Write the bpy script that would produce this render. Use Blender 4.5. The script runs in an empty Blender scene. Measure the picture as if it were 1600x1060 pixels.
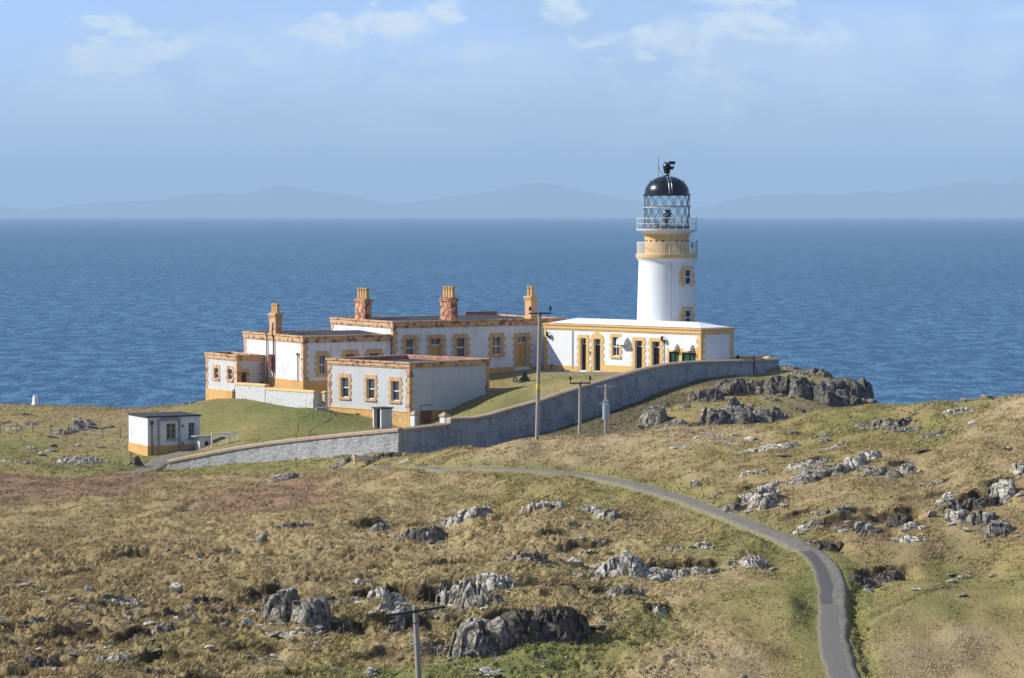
import bpy, bmesh, math, random
import numpy as np
from mathutils import Vector, Matrix

R = math.radians
C = bpy.context.scene.collection
random.seed(7)
rng = np.random.default_rng(7)

# ------------------------------------------------------------------ camera, sky, sun
EYE = 43.0                 # eye height above the sea
FPX = 4700.0               # focal length in photo pixels (1600 wide)
LEVEL = 332.6              # photo row of the true level line
PITCH = math.atan((530 - LEVEL) / FPX)
cd = bpy.data.cameras.new('camera')
cam = bpy.data.objects.new('camera', cd)
C.objects.link(cam)
cam.location = (0, 0, EYE)
cam.rotation_euler = (R(90) - PITCH, 0, 0)
cd.sensor_width = 36.0
cd.lens = 36.0 * FPX / 1600.0
cd.clip_start = 1.0
cd.clip_end = 300000.0
bpy.context.scene.camera = cam

SUN_EL = R(35)
SUN_DIR = Vector((-math.cos(R(5)) * math.cos(SUN_EL), math.sin(R(5)) * math.cos(SUN_EL), math.sin(SUN_EL)))   # towards the sun
sd = bpy.data.lights.new('sun', 'SUN')
sd.energy = 5.0
sd.angle = R(0.5)
sd.color = (1.0, 0.97, 0.92)
sun = bpy.data.objects.new('sun', sd)
sun.rotation_euler = SUN_DIR.to_track_quat('Z', 'Y').to_euler()
sun.location = (-60, 30, 90)
C.objects.link(sun)

world = bpy.data.worlds.new('World')
bpy.context.scene.world = world
world.use_nodes = True
vs = bpy.context.scene.view_settings
vs.view_transform = 'Standard'
vs.look = 'None'
vs.exposure = 0.32
vs.gamma = 1.0


class NT:
    """small node-tree helper"""
    def __init__(s, nt):
        s.t = nt
        nt.nodes.clear()

    def n(s, typ, **kw):
        o = s.t.nodes.new(typ)
        for k, v in kw.items():
            if k.startswith('i_'):
                o.inputs[k[2:].replace('_', ' ')].default_value = v
            else:
                setattr(o, k, v)
        return o

    def l(s, a, b):
        s.t.links.new(a, b)

    def math(s, op, a, b=None, clamp=False):
        o = s.t.nodes.new('ShaderNodeMath')
        o.operation = op
        o.use_clamp = clamp
        for i, v in enumerate((a, b)):
            if v is None:
                continue
            if isinstance(v, (int, float)):
                o.inputs[i].default_value = v
            else:
                s.l(v, o.inputs[i])
        return o.outputs[0]

    def mix(s, fac, a, b, blend='MIX'):
        o = s.t.nodes.new('ShaderNodeMix')
        o.data_type = 'RGBA'
        o.blend_type = blend
        for sock, v in ((o.inputs[0], fac), (o.inputs[6], a), (o.inputs[7], b)):
            if isinstance(v, (int, float)):
                sock.default_value = v
            elif isinstance(v, tuple):
                sock.default_value = (*v[:3], 1)
            else:
                s.l(v, sock)
        return o.outputs[2]

    def ramp(s, fac, lo, hi):
        o = s.t.nodes.new('ShaderNodeMapRange')
        o.interpolation_type = 'SMOOTHSTEP'
        s.l(fac, o.inputs[0])
        o.inputs[1].default_value = lo
        o.inputs[2].default_value = hi
        return o.outputs[0]

    def noise(s, vec, scale, detail=3, rough=0.55, dist=0.0):
        o = s.n('ShaderNodeTexNoise')
        o.inputs['Scale'].default_value = scale
        o.inputs['Detail'].default_value = detail
        o.inputs['Roughness'].default_value = rough
        o.inputs['Distortion'].default_value = dist
        if vec is not None:
            s.l(vec, o.inputs['Vector'])
        return o.outputs[0]

    def scale(s, vec, sc, loc=(0, 0, 0)):
        o = s.n('ShaderNodeMapping')
        o.inputs['Scale'].default_value = sc
        o.inputs['Location'].default_value = loc
        s.l(vec, o.inputs['Vector'])
        return o.outputs[0]


def build_world():
    t = NT(world.node_tree)
    out = t.n('ShaderNodeOutputWorld')
    sky = t.n('ShaderNodeTexSky')
    sky.sky_type = 'NISHITA'
    sky.sun_disc = False
    sky.sun_elevation = SUN_EL
    sky.sun_rotation = math.atan2(SUN_DIR.x, SUN_DIR.y)
    sky.altitude = 40
    sky.air_density = 1.0
    sky.dust_density = 0.25
    sky.ozone_density = 2.5
    tc = t.n('ShaderNodeTexCoord').outputs['Generated']
    sep = t.n('ShaderNodeSeparateXYZ')
    t.l(tc, sep.inputs[0])
    X, Y, Z = sep.outputs
    # clean the low sky towards the pale blue of the maritime air
    skyc = t.mix(1.0, sky.outputs[0], SKY_TINT, 'MULTIPLY')
    # the hazy band low over the sea is brighter than the dome above
    low = t.math('MULTIPLY', t.ramp(Z, .15, .06), t.ramp(Y, .2, .8))
    skyc = t.mix(low, skyc, t.mix(1.0, skyc, SKY_LOW, 'MULTIPLY'))
    skyc = t.mix(t.ramp(Z, .034, .004), skyc, t.mix(1.0, skyc, SKY_RIM, 'MULTIPLY'))
    # cloud layer: direction -> azimuth / elevation like coordinates
    az = t.math('DIVIDE', X, t.math('MAXIMUM', t.math('ABSOLUTE', Y), 0.05))
    comb = t.n('ShaderNodeCombineXYZ')
    t.l(az, comb.inputs[0])
    t.l(t.math('MULTIPLY', Z, 1.5), comb.inputs[1])
    t.l(Y, comb.inputs[2])
    cv = comb.outputs[0]
    big = t.noise(t.scale(cv, (9, 16, 1), (3.1, 0.4, 0)), 1.0, 5, 0.55)
    veil = t.ramp(big, 0.40, 0.64)
    band = t.math('MULTIPLY', t.ramp(Z, 0.002, 0.03), 1.0)
    veil = t.math('MULTIPLY', veil, band)
    col = t.mix(t.math('MULTIPLY', veil, VEIL), skyc, CLOUD_GREY)
    soft = None
    for (px, py, rx, ry) in SOFT:
        dx = t.math('DIVIDE', t.math('SUBTRACT', az, (px - 800) / FPX), rx / FPX)
        dz = t.math('DIVIDE', t.math('SUBTRACT', Z, (LEVEL - py) / FPX), ry / FPX)
        g = t.math('SUBTRACT', 1.0, t.math('ADD', t.math('MULTIPLY', dx, dx), t.math('MULTIPLY', dz, dz)), True)
        soft = g if soft is None else t.math('MAXIMUM', soft, g)
    sn = t.noise(t.scale(cv, (22, 30, 1), (5.7, 2.2, 0)), 1.0, 7, 0.6, 0.4)
    sv = t.math('MULTIPLY', t.ramp(t.math('ADD', t.math('MULTIPLY', soft, 0.5), t.math('MULTIPLY', t.math('SUBTRACT', sn, 0.5), 2.0)), 0.05, 0.75), t.ramp(soft, 0.0, 0.4))
    col = t.mix(t.math('MULTIPLY', sv, 0.42), col, CLOUD_WHITE)
    # brighter tops of the cumulus heads, gathered in a few directions
    puffs = None
    for (px, py, rx, ry, st) in PUFFS:
        a0 = (px - 800) / FPX
        e0 = (LEVEL - py) / FPX
        dx = t.math('DIVIDE', t.math('SUBTRACT', az, a0), 1.35 * rx / FPX)
        dz = t.math('DIVIDE', t.math('SUBTRACT', Z, e0), 1.6 * ry / FPX)
        d2 = t.math('ADD', t.math('MULTIPLY', dx, dx), t.math('MULTIPLY', dz, dz))
        g = t.math('MULTIPLY', t.math('SUBTRACT', 1.0, d2, True), st)
        puffs = g if puffs is None else t.math('MAXIMUM', puffs, g)
    fine = t.noise(t.scale(cv, (42, 52, 1), (1.7, 0.2, 0)), 1.0, 8, 0.64, 0.5)
    head = t.ramp(t.math('ADD', t.math('MULTIPLY', puffs, 0.55), t.math('MULTIPLY', t.math('SUBTRACT', fine, 0.5), 3.0)), 0.14, 0.66)
    head = t.math('MULTIPLY', head, t.ramp(puffs, 0.0, 0.55))
    col = t.mix(t.math('MULTIPLY', head, 0.92), col, CLOUD_WHITE)
    bg = t.n('ShaderNodeBackground')
    t.l(col, bg.inputs[0])
    bg.inputs[1].default_value = SKY_STRENGTH
    t.l(bg.outputs[0], out.inputs[0])


SKY_STRENGTH = 0.070
SKY_TINT = (0.35, 0.48, 1.02)
SKY_LOW = (3.84, 3.28, 2.60)
SKY_RIM = (1.2, 1.55, 2.0)
VEIL = 0.75
CLOUD_GREY = (5.9, 8.1, 11.4)
CLOUD_WHITE = (11.0, 12.4, 13.4)
SOFT = [(1230, 95, 380, 120), (430, 95, 330, 95), (1450, 70, 260, 90), (760, 120, 240, 90), (170, 140, 220, 80), (1080, 200, 330, 70), (620, 210, 260, 60), (1500, 190, 200, 70)]
# (photo column, row, half width, half height, strength) turned into directions of the sky
PUFFS = [(180, 72, 90, 42, 1.0), (260, 75, 40, 20, .55), (520, 50, 70, 28, .8), (600, 28, 80, 28, .9), (700, 12, 60, 22, .8), (772, 12, 40, 20, .8),
         (888, 14, 42, 24, 1.0), (1010, 62, 110, 38, .85), (1175, 22, 110, 36, 1.0), (1085, 70, 60, 60, .7), (130, 95, 40, 25, .7), (1280, 50, 90, 50, .5),
         (385, 100, 40, 30, .5), (1530, 110, 60, 50, .3), (660, 95, 120, 60, .35), (330, 120, 90, 60, .4), (1120, 150, 200, 70, .35)]
build_world()

# ------------------------------------------------------------------ projection helpers
_cp, _sp = math.cos(PITCH), math.sin(PITCH)


def ray(px, py):
    xc, yc = (px - 800) / FPX, (530 - py) / FPX
    return np.array([xc, _cp + yc * _sp, -_sp + yc * _cp])


def at(px, py, D):
    """world point seen at photo pixel (px, py) at ground distance D"""
    d = ray(px, py)
    k = D / d[1]
    return Vector((d[0] * k, D, EYE + d[2] * k))


def ppm(D):
    return FPX / D


# ------------------------------------------------------------------ noise
_perm = np.random.default_rng(11).permutation(256)
_perm = np.concatenate([_perm, _perm, _perm])
_ang = np.arange(256) / 256.0 * 2 * math.pi * 37
_g2 = np.stack([np.cos(_ang), np.sin(_ang)], 1)
_g3 = np.random.default_rng(5).normal(size=(256, 3))
_g3 /= np.linalg.norm(_g3, axis=1)[:, None]


def _fade(t):
    return t * t * t * (t * (t * 6 - 15) + 10)


def perlin2(x, y, seed=0):
    x = x + seed * 17.13
    y = y + seed * 9.71
    xi = np.floor(x).astype(np.int64)
    yi = np.floor(y).astype(np.int64)
    fx, fy = x - xi, y - yi
    u, v = _fade(fx), _fade(fy)
    xi &= 255
    yi &= 255

    def g(ix, iy, dx, dy):
        h = _perm[_perm[ix & 255] + (iy & 255)]
        return _g2[h, 0] * dx + _g2[h, 1] * dy
    a = g(xi, yi, fx, fy)
    b = g(xi + 1, yi, fx - 1, fy)
    c = g(xi, yi + 1, fx, fy - 1)
    d = g(xi + 1, yi + 1, fx - 1, fy - 1)
    return 1.5 * ((a + u * (b - a)) + v * ((c + u * (d - c)) - (a + u * (b - a))))


def perlin3(p, seed=0):
    p = p + np.array([seed * 13.37, seed * 7.77, seed * 3.31])
    pi = np.floor(p).astype(np.int64)
    f = p - pi
    w = _fade(f)
    res = 0
    for i in (0, 1):
        for j in (0, 1):
            for k in (0, 1):
                h = _perm[_perm[_perm[(pi[:, 0] + i) & 255] + ((pi[:, 1] + j) & 255)] + ((pi[:, 2] + k) & 255)]
                g = _g3[h]
                d = g[:, 0] * (f[:, 0] - i) + g[:, 1] * (f[:, 1] - j) + g[:, 2] * (f[:, 2] - k)
                ww = (w[:, 0] if i else 1 - w[:, 0]) * (w[:, 1] if j else 1 - w[:, 1]) * (w[:, 2] if k else 1 - w[:, 2])
                res = res + ww * d
    return 1.5 * res


def fbm2(x, y, octs=4, seed=0, gain=.5):
    r, a = 0, 1.0
    for o in range(octs):
        r = r + a * perlin2(x * 2 ** o, y * 2 ** o, seed + o)
        a *= gain
    return r


def sstep(a, b, x):
    t = np.clip((x - a) / (b - a), 0, 1)
    return t * t * (3 - 2 * t)


# ------------------------------------------------------------------ mesh helpers
def tag(o, label=None, cat=None, group=None, kind=None):
    if label: o['label'] = label
    if cat: o['category'] = cat
    if group: o['group'] = group
    if kind: o['kind'] = kind
    return o


def empty(name, loc, rz=0.0):
    o = bpy.data.objects.new(name, None)
    C.objects.link(o)
    o.location = loc
    o.rotation_euler = (0, 0, rz)
    o.empty_display_size = .3
    return o


def np_mesh(name, verts, faces, mat=None, parent=None, smooth=True, attrs=None):
    """verts Nx3, faces MxK array -> linked object"""
    me = bpy.data.meshes.new(name)
    nv, nf, k = len(verts), len(faces), faces.shape[1]
    me.vertices.add(nv)
    me.vertices.foreach_set('co', np.asarray(verts, np.float32).ravel())
    me.loops.add(nf * k)
    me.loops.foreach_set('vertex_index', np.asarray(faces, np.int32).ravel())
    me.polygons.add(nf)
    me.polygons.foreach_set('loop_start', np.arange(0, nf * k, k, dtype=np.int32))
    me.polygons.foreach_set('loop_total', np.full(nf, k, np.int32))
    me.polygons.foreach_set('use_smooth', np.full(nf, smooth, bool))
    me.update(calc_edges=True)
    for an, (typ, data) in (attrs or {}).items():
        a = me.attributes.new(an, typ, 'POINT')
        a.data.foreach_set('color' if typ == 'FLOAT_COLOR' else 'value', np.asarray(data, np.float32).ravel())
    o = bpy.data.objects.new(name, me)
    C.objects.link(o)
    if mat: me.materials.append(mat)
    if parent: o.parent = parent
    return o


class MB:
    def __init__(s):
        s.v, s.f = [], []

    def quad(s, *p):
        i = len(s.v)
        s.v += [tuple(q) for q in p]
        s.f.append(tuple(range(i, i + len(p))))
        return s

    def box(s, x0, x1, y0, y1, z0, z1):
        if x0 > x1: x0, x1 = x1, x0
        if y0 > y1: y0, y1 = y1, y0
        i = len(s.v)
        s.v += [(x0, y0, z0), (x1, y0, z0), (x1, y1, z0), (x0, y1, z0), (x0, y0, z1), (x1, y0, z1), (x1, y1, z1), (x0, y1, z1)]
        s.f += [tuple(i + k for k in q) for q in ((0, 3, 2, 1), (4, 5, 6, 7), (0, 1, 5, 4), (1, 2, 6, 5), (2, 3, 7, 6), (3, 0, 4, 7))]
        return s

    def ring(s, x0, x1, y0, y1, t, z0, z1):
        """rectangular frame seen from above"""
        i = len(s.v)
        o = [(x0, y0), (x1, y0), (x1, y1), (x0, y1)]
        n = [(x0 + t, y0 + t), (x1 - t, y0 + t), (x1 - t, y1 - t), (x0 + t, y1 - t)]
        for z in (z0, z1):
            s.v += [(a, b, z) for a, b in o] + [(a, b, z) for a, b in n]
        for k in range(4):
            m = (k + 1) % 4
            s.f += [(i + k, i + m, i + 8 + m, i + 8 + k), (i + 4 + m, i + 4 + k, i + 12 + k, i + 12 + m),
                    (i + 8 + k, i + 8 + m, i + 12 + m, i + 12 + k), (i + m, i + k, i + 4 + k, i + 4 + m)]
        return s

    def lathe(s, prof, seg=48, cx=0, cy=0, a0=0.0):
        i = len(s.v)
        n = len(prof)
        for k in range(seg):
            a = a0 + 2 * math.pi * k / seg
            for r, z in prof:
                s.v.append((cx + r * math.cos(a), cy + r * math.sin(a), z))
        for k in range(seg):
            m = (k + 1) % seg
            for j in range(n - 1):
                s.f.append((i + k * n + j, i + m * n + j, i + m * n + j + 1, i + k * n + j + 1))
        for j, flip in ((0, True), (n - 1, False)):
            if prof[j][0] > 1e-4:
                loop = [i + k * n + j for k in range(seg)]
                s.f.append(tuple(reversed(loop)) if flip else tuple(loop))
        return s

    def tube(s, p, q, r, n=8, r2=None):
        p, q = Vector(p), Vector(q)
        d = (q - p).normalized()
        u = d.orthogonal().normalized()
        w = d.cross(u)
        i = len(s.v)
        for c, rr in ((p, r), (q, r2 if r2 is not None else r)):
            for k in range(n):
                a = 2 * math.pi * k / n
                s.v.append(tuple(c + (u * math.cos(a) + w * math.sin(a)) * rr))
        for k in range(n):
            m = (k + 1) % n
            s.f.append((i + k, i + m, i + n + m, i + n + k))
        s.f.append(tuple(i + n - 1 - k for k in range(n)))
        s.f.append(tuple(i + n + k for k in range(n)))
        return s

    def path(s, pts, r, n=6):
        for a, b in zip(pts[:-1], pts[1:]):
            s.tube(a, b, r, n)
        return s

    def torus(s, R_, r, z, seg=48, n=6, cx=0, cy=0):
        i = len(s.v)
        for k in range(seg):
            a = 2 * math.pi * k / seg
            for j in range(n):
                b = 2 * math.pi * j / n
                rr = R_ + r * math.cos(b)
                s.v.append((cx + rr * math.cos(a), cy + rr * math.sin(a), z + r * math.sin(b)))
        for k in range(seg):
            m = (k + 1) % seg
            for j in range(n):
                q = (j + 1) % n
                s.f.append((i + k * n + j, i + m * n + j, i + m * n + q, i + k * n + q))
        return s

    def xform(s, M):
        s.v = [tuple(M @ Vector(q)) for q in s.v]
        return s

    def build(s, name, mat, parent=None, smooth=False, bevel=0):
        me = bpy.data.meshes.new(name)
        me.from_pydata(s.v, [], s.f)
        me.update()
        if mat: me.materials.append(mat)
        if smooth:
            me.polygons.foreach_set('use_smooth', [True] * len(me.polygons))
            try:
                me.set_sharp_from_angle(angle=R(40))
            except Exception:
                pass
        o = bpy.data.objects.new(name, me)
        C.objects.link(o)
        if parent: o.parent = parent
        if bevel:
            m = o.modifiers.new('bevel', 'BEVEL')
            m.width = bevel
            m.segments = 2
            m.limit_method = 'ANGLE'
        return o


# ------------------------------------------------------------------ materials
def material(name):
    m = bpy.data.materials.new(name)
    m.use_nodes = True
    t = NT(m.node_tree)
    out = t.n('ShaderNodeOutputMaterial')
    b = t.n('ShaderNodeBsdfPrincipled')
    t.l(b.outputs[0], out.inputs[0])
    return m, t, b, out


def bump(t, b, h, strength=.5, dist=.05):
    o = t.n('ShaderNodeBump')
    o.inputs['Strength'].default_value = strength
    o.inputs['Distance'].default_value = dist
    t.l(h, o.inputs['Height'])
    t.l(o.outputs[0], b.inputs['Normal'])


def simple(name, col, rough=.6, var=.15, scale=3.0, metal=0.0, bmp=0.0):
    m, t, b, out = material(name)
    v = t.n('ShaderNodeTexCoord').outputs['Object']
    n = t.noise(v, scale, 5)
    c = t.mix(t.ramp(n, .3, .75), tuple(x * (1 - var) for x in col), tuple(min(1, x * (1 + var)) for x in col))
    t.l(c, b.inputs['Base Color'])
    b.inputs['Roughness'].default_value = rough
    b.inputs['Metallic'].default_value = metal
    if bmp:
        bump(t, b, t.noise(v, scale * 6, 4), bmp, .03)
    return m


def paint(name, base, dirt, amount, patch=None, patch_amt=0.0, pscale=1.2, streak=1.0, rough=.75, bmp=.25, fine=14.0):
    """painted render: vertical rain streaks, blotches, optional flaked patches of another colour"""
    m, t, b, out = material(name)
    v = t.n('ShaderNodeTexCoord').outputs['Object']
    s = t.noise(t.scale(v, (3.2, 3.2, .35)), 1.0, 5, .6)
    g = t.noise(v, .8, 5, .6)
    f = t.noise(v, fine, 3, .6)
    d = t.math('ADD', t.math('MULTIPLY', t.ramp(s, .45, .8), .7 * streak), t.math('MULTIPLY', t.ramp(g, .42, .8), .6))
    d = t.math('MULTIPLY', d, amount, True)
    c = t.mix(d, base, dirt)
    c = t.mix(t.math('MULTIPLY', t.ramp(f, .35, .7), .12), c, tuple(x * .6 for x in base))
    if patch:
        pn = t.noise(v, pscale, 6, .65, .3)
        pf = t.ramp(pn, 1 - patch_amt - .012, 1 - patch_amt + .012)
        c = t.mix(pf, c, patch)
    t.l(c, b.inputs['Base Color'])
    b.inputs['Roughness'].default_value = rough
    bump(t, b, t.noise(v, fine * 1.6, 4, .7), bmp, .03)
    return m


M = {}
M['white'] = paint('fresh_white_paint', (.82, .82, .80), (.58, .56, .50), .45, bmp=.12)
M['white_tower'] = paint('tower_white_paint', (.80, .81, .81), (.60, .58, .52), .5, bmp=.04)
M['white_worn'] = paint('worn_white_paint', (.76, .76, .74), (.44, .43, .39), .85, bmp=.3)
M['white_dull'] = paint('dull_white_paint', (.58, .585, .57), (.38, .38, .35), .65, bmp=.3)
M['yellow'] = paint('fresh_ochre_paint', (.74, .475, .17), (.55, .33, .10), .4)
M['yellow_plain'] = paint('tower_ochre_paint', (.72, .48, .19), (.50, .31, .10), .4)
M['ochre'] = paint('flaking_ochre_paint', (.64, .40, .20), (.42, .24, .12), .7, (.25, .10, .065), .45, 2.0)
M['ochre_mild'] = paint('worn_ochre_paint', (.63, .385, .17), (.42, .24, .11), .7, (.26, .11, .07), .37, 2.0)
M['brick_stack'] = paint('flaked_chimney_paint', (.62, .36, .17), (.45, .22, .10), .5, (.24, .075, .045), .5, 2.2)
M['plinth'] = paint('stained_ochre_plinth', (.66, .38, .12), (.36, .20, .07), .8, (.60, .54, .45), .38, 1.5)
M['plinth_plain'] = paint('ochre_plinth', (.66, .38, .12), (.40, .23, .08), .8)
M['pot'] = simple('ochre_clay_pot', (.60, .36, .14), .7, .25, 4)
M['roof_dark'] = simple('dark_felt_roof', (.035, .037, .042), .8, .3, 1.5)
M['roof_white'] = simple('white_lead_roof', (.82, .83, .84), .5, .06, .6)
M['roof_red'] = simple('red_lined_parapet', (.42, .20, .16), .8, .3, 1.4)
M['glass'] = None
M['frame'] = simple('white_sash_paint', (.78, .78, .76), .5, .06, 6)
M['frame_old'] = simple('peeling_sash_paint', (.45, .40, .34), .8, .35, 5)
M['door_yellow'] = simple('ochre_door_paint', (.55, .33, .09), .5, .12, 3)
M['door_dark'] = simple('dark_brown_door', (.045, .03, .02), .5, .3, 3)
M['green'] = simple('dark_green_paint', (.012, .075, .045), .45, .3, 3)
M['black'] = simple('black_gloss_paint', (.012, .013, .016), .28, .2, 2)
M['dark_metal'] = simple('dark_iron', (.03, .035, .04), .5, .2, 4)
M['white_metal'] = simple('white_rail_paint', (.75, .75, .73), .5, .08, 4)
M['grey_metal'] = simple('galvanised_metal', (.35, .37, .40), .45, .2, 4, .4)
M['timber'] = paint('weathered_pole_timber', (.36, .33, .29), (.20, .185, .16), .8, streak=1.4, bmp=.3, fine=8)
M['timber_dark'] = simple('dark_cross_timber', (.06, .055, .05), .8, .3, 5)
M['post'] = simple('grey_post_timber', (.26, .23, .19), .85, .3, 6)
M['yellow_band'] = simple('yellow_warning_band', (.75, .55, .03), .5, .1, 5)
M['rust'] = simple('rusty_brown_paint', (.16, .05, .03), .8, .4, 3)
M['rust_pipe'] = simple('rusty_downpipe', (.20, .13, .09), .8, .4, 3)
M['concrete'] = paint('grey_concrete', (.34, .33, .31), (.20, .20, .19), .7, bmp=.3)
M['coping'] = paint('buff_wall_coping', (.46, .33, .22), (.28, .21, .15), .8, (.30, .27, .24), .36, 1.4)
M['wool'] = simple('cream_fleece', (.62, .53, .40), .95, .2, 9, bmp=.6)
M['wool_dark'] = simple('sheep_face_grey', (.38, .34, .30), .9, .2, 9)
M['lens'] = simple('lens_brass_grey', (.16, .17, .18), .25, .2, 5, .3)
M['insulator'] = simple('dark_ceramic', (.02, .02, .02), .3, .2, 5)


def glass_material():
    m, t, b, out = material('window_glass')
    v = t.n('ShaderNodeTexCoord').outputs['Object']
    n = t.noise(v, 1.3, 3)
    t.l(t.mix(t.ramp(n, .4, .65), (.015, .02, .03), (.06, .075, .09)), b.inputs['Base Color'])
    b.inputs['Roughness'].default_value = .06
    b.inputs['Specular IOR Level'].default_value = .7
    return m


M['glass'] = glass_material()


def lantern_glass():
    m = bpy.data.materials.new('lantern_glass')
    m.use_nodes = True
    t = NT(m.node_tree)
    out = t.n('ShaderNodeOutputMaterial')
    tr = t.n('ShaderNodeBsdfTransparent')
    tr.inputs[0].default_value = (.93, .96, .97, 1)
    gl = t.n('ShaderNodeBsdfGlossy')
    gl.inputs['Roughness'].default_value = .03
    mx = t.n('ShaderNodeMixShader')
    mx.inputs[0].default_value = .07
    t.l(tr.outputs[0], mx.inputs[1])
    t.l(gl.outputs[0], mx.inputs[2])
    t.l(mx.outputs[0], out.inputs[0])
    return m


M['lantern_glass'] = lantern_glass()


def harled(name, base, worn, dark, amount):
    """rubble wall under old limewash: blotched grey where it has worn through, small dark pits"""
    m, t, b, out = material(name)
    v = t.n('ShaderNodeTexCoord').outputs['Object']
    n1 = t.noise(v, .9, 6, .7)
    n2 = t.noise(t.scale(v, (1, 1, 1.4)), 2.4, 8, .75)
    n3 = t.noise(t.scale(v, (1, 1, 1.6)), 3.6, 7, .75, .3)
    s = t.math('ADD', t.math('MULTIPLY', n1, .55), t.math('MULTIPLY', n2, .45))
    c = t.mix(t.math('MULTIPLY', t.ramp(s, .55 - amount * .12, .60), .9), base, worn)
    c = t.mix(t.math('MULTIPLY', t.ramp(n3, .56, .64), .6 + amount * .3), c, dark)
    t.l(c, b.inputs['Base Color'])
    b.inputs['Roughness'].default_value = .9
    h = t.math('ADD', n2, t.math('MULTIPLY', n3, -.6))
    bump(t, b, h, 1.0, .22)
    return m


M['wall'] = harled('limewashed_rubble', (.54, .54, .53), (.32, .32, .31), (.13, .13, .12), .8)
M['yard_wall'] = harled('flaking_limewash', (.70, .695, .67), (.50, .49, .47), (.26, .25, .24), .2)


def rock_material(name, dark, mid, pale, lichen, lich_amt):
    m, t, b, out = material(name)
    v = t.n('ShaderNodeNewGeometry').outputs['Position']
    n1 = t.noise(v, .9, 6, .65)
    n2 = t.noise(v, 4.0, 5, .7)
    vo = t.n('ShaderNodeTexVoronoi')
    vo.feature = 'DISTANCE_TO_EDGE'
    vo.inputs['Scale'].default_value = 2.4
    wv = t.n('ShaderNodeMix')
    wv.data_type = 'RGBA'
    wv.blend_type = 'ADD'
    wv.inputs[0].default_value = .35
    t.l(v, wv.inputs[6])
    nz = t.n('ShaderNodeTexNoise')
    nz.inputs['Scale'].default_value = 1.7
    t.l(v, nz.inputs['Vector'])
    t.l(nz.outputs[1], wv.inputs[7])
    t.l(t.scale(wv.outputs[2], (1, 1, .6)), vo.inputs['Vector'])
    crack = t.ramp(t.math('ADD', vo.outputs[0], t.math('MULTIPLY', t.math('SUBTRACT', n2, .5), .12)), -.02, .05)
    c = t.mix(t.ramp(n1, .3, .7), dark, mid)
    c = t.mix(t.math('MULTIPLY', t.ramp(n2, .4, .7), .7), c, pale)
    # pale lichen favours faces open to the sky
    nrm = t.n('ShaderNodeSeparateXYZ')
    t.l(t.n('ShaderNodeNewGeometry').outputs['Normal'], nrm.inputs[0])
    up = t.ramp(nrm.outputs[2], -.1, .75)
    ln = t.noise(v, 4.4, 7, .78)
    lf = t.math('MULTIPLY', t.ramp(ln, .60 - lich_amt, .65 - lich_amt), up)
    c = t.mix(t.math('MULTIPLY', lf, .9), c, lichen)
    dk = t.ramp(t.noise(v, 3.2, 6, .75, .5), .54, .62)
    c = t.mix(t.math('MULTIPLY', dk, .85), c, (.04, .037, .033))
    c = t.mix(t.math('MULTIPLY', t.math('SUBTRACT', 1.0, crack), .7), c, (.05, .046, .042))
    t.l(c, b.inputs['Base Color'])
    b.inputs['Roughness'].default_value = .95
    b.inputs['Specular IOR Level'].default_value = .15
    h = t.math('ADD', t.math('MULTIPLY', crack, .6), t.math('ADD', t.math('MULTIPLY', n2, .6), t.math('MULTIPLY', n1, .5)))
    bump(t, b, h, .9, .15)
    return m


M['rock'] = rock_material('lichened_basalt', (0.117, 0.102, 0.080), (0.230, 0.202, 0.159), (0.337, 0.301, 0.241), (0.490, 0.446, 0.361), .09)
M['rock_pale'] = rock_material('pale_lichened_rock', (0.184, 0.165, 0.133), (0.326, 0.291, 0.232), (0.449, 0.407, 0.327), (0.612, 0.563, 0.456), .15)
M['rock_dark'] = rock_material('dark_basalt', (0.061, 0.051, 0.040), (0.133, 0.112, 0.086), (0.204, 0.175, 0.133), (0.388, 0.349, 0.284), .02)
M['rock_shore'] = rock_material('weathered_sea_rock', (0.102, 0.087, 0.069), (0.204, 0.175, 0.133), (0.296, 0.257, 0.198), (0.428, 0.388, 0.310), .04)

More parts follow.
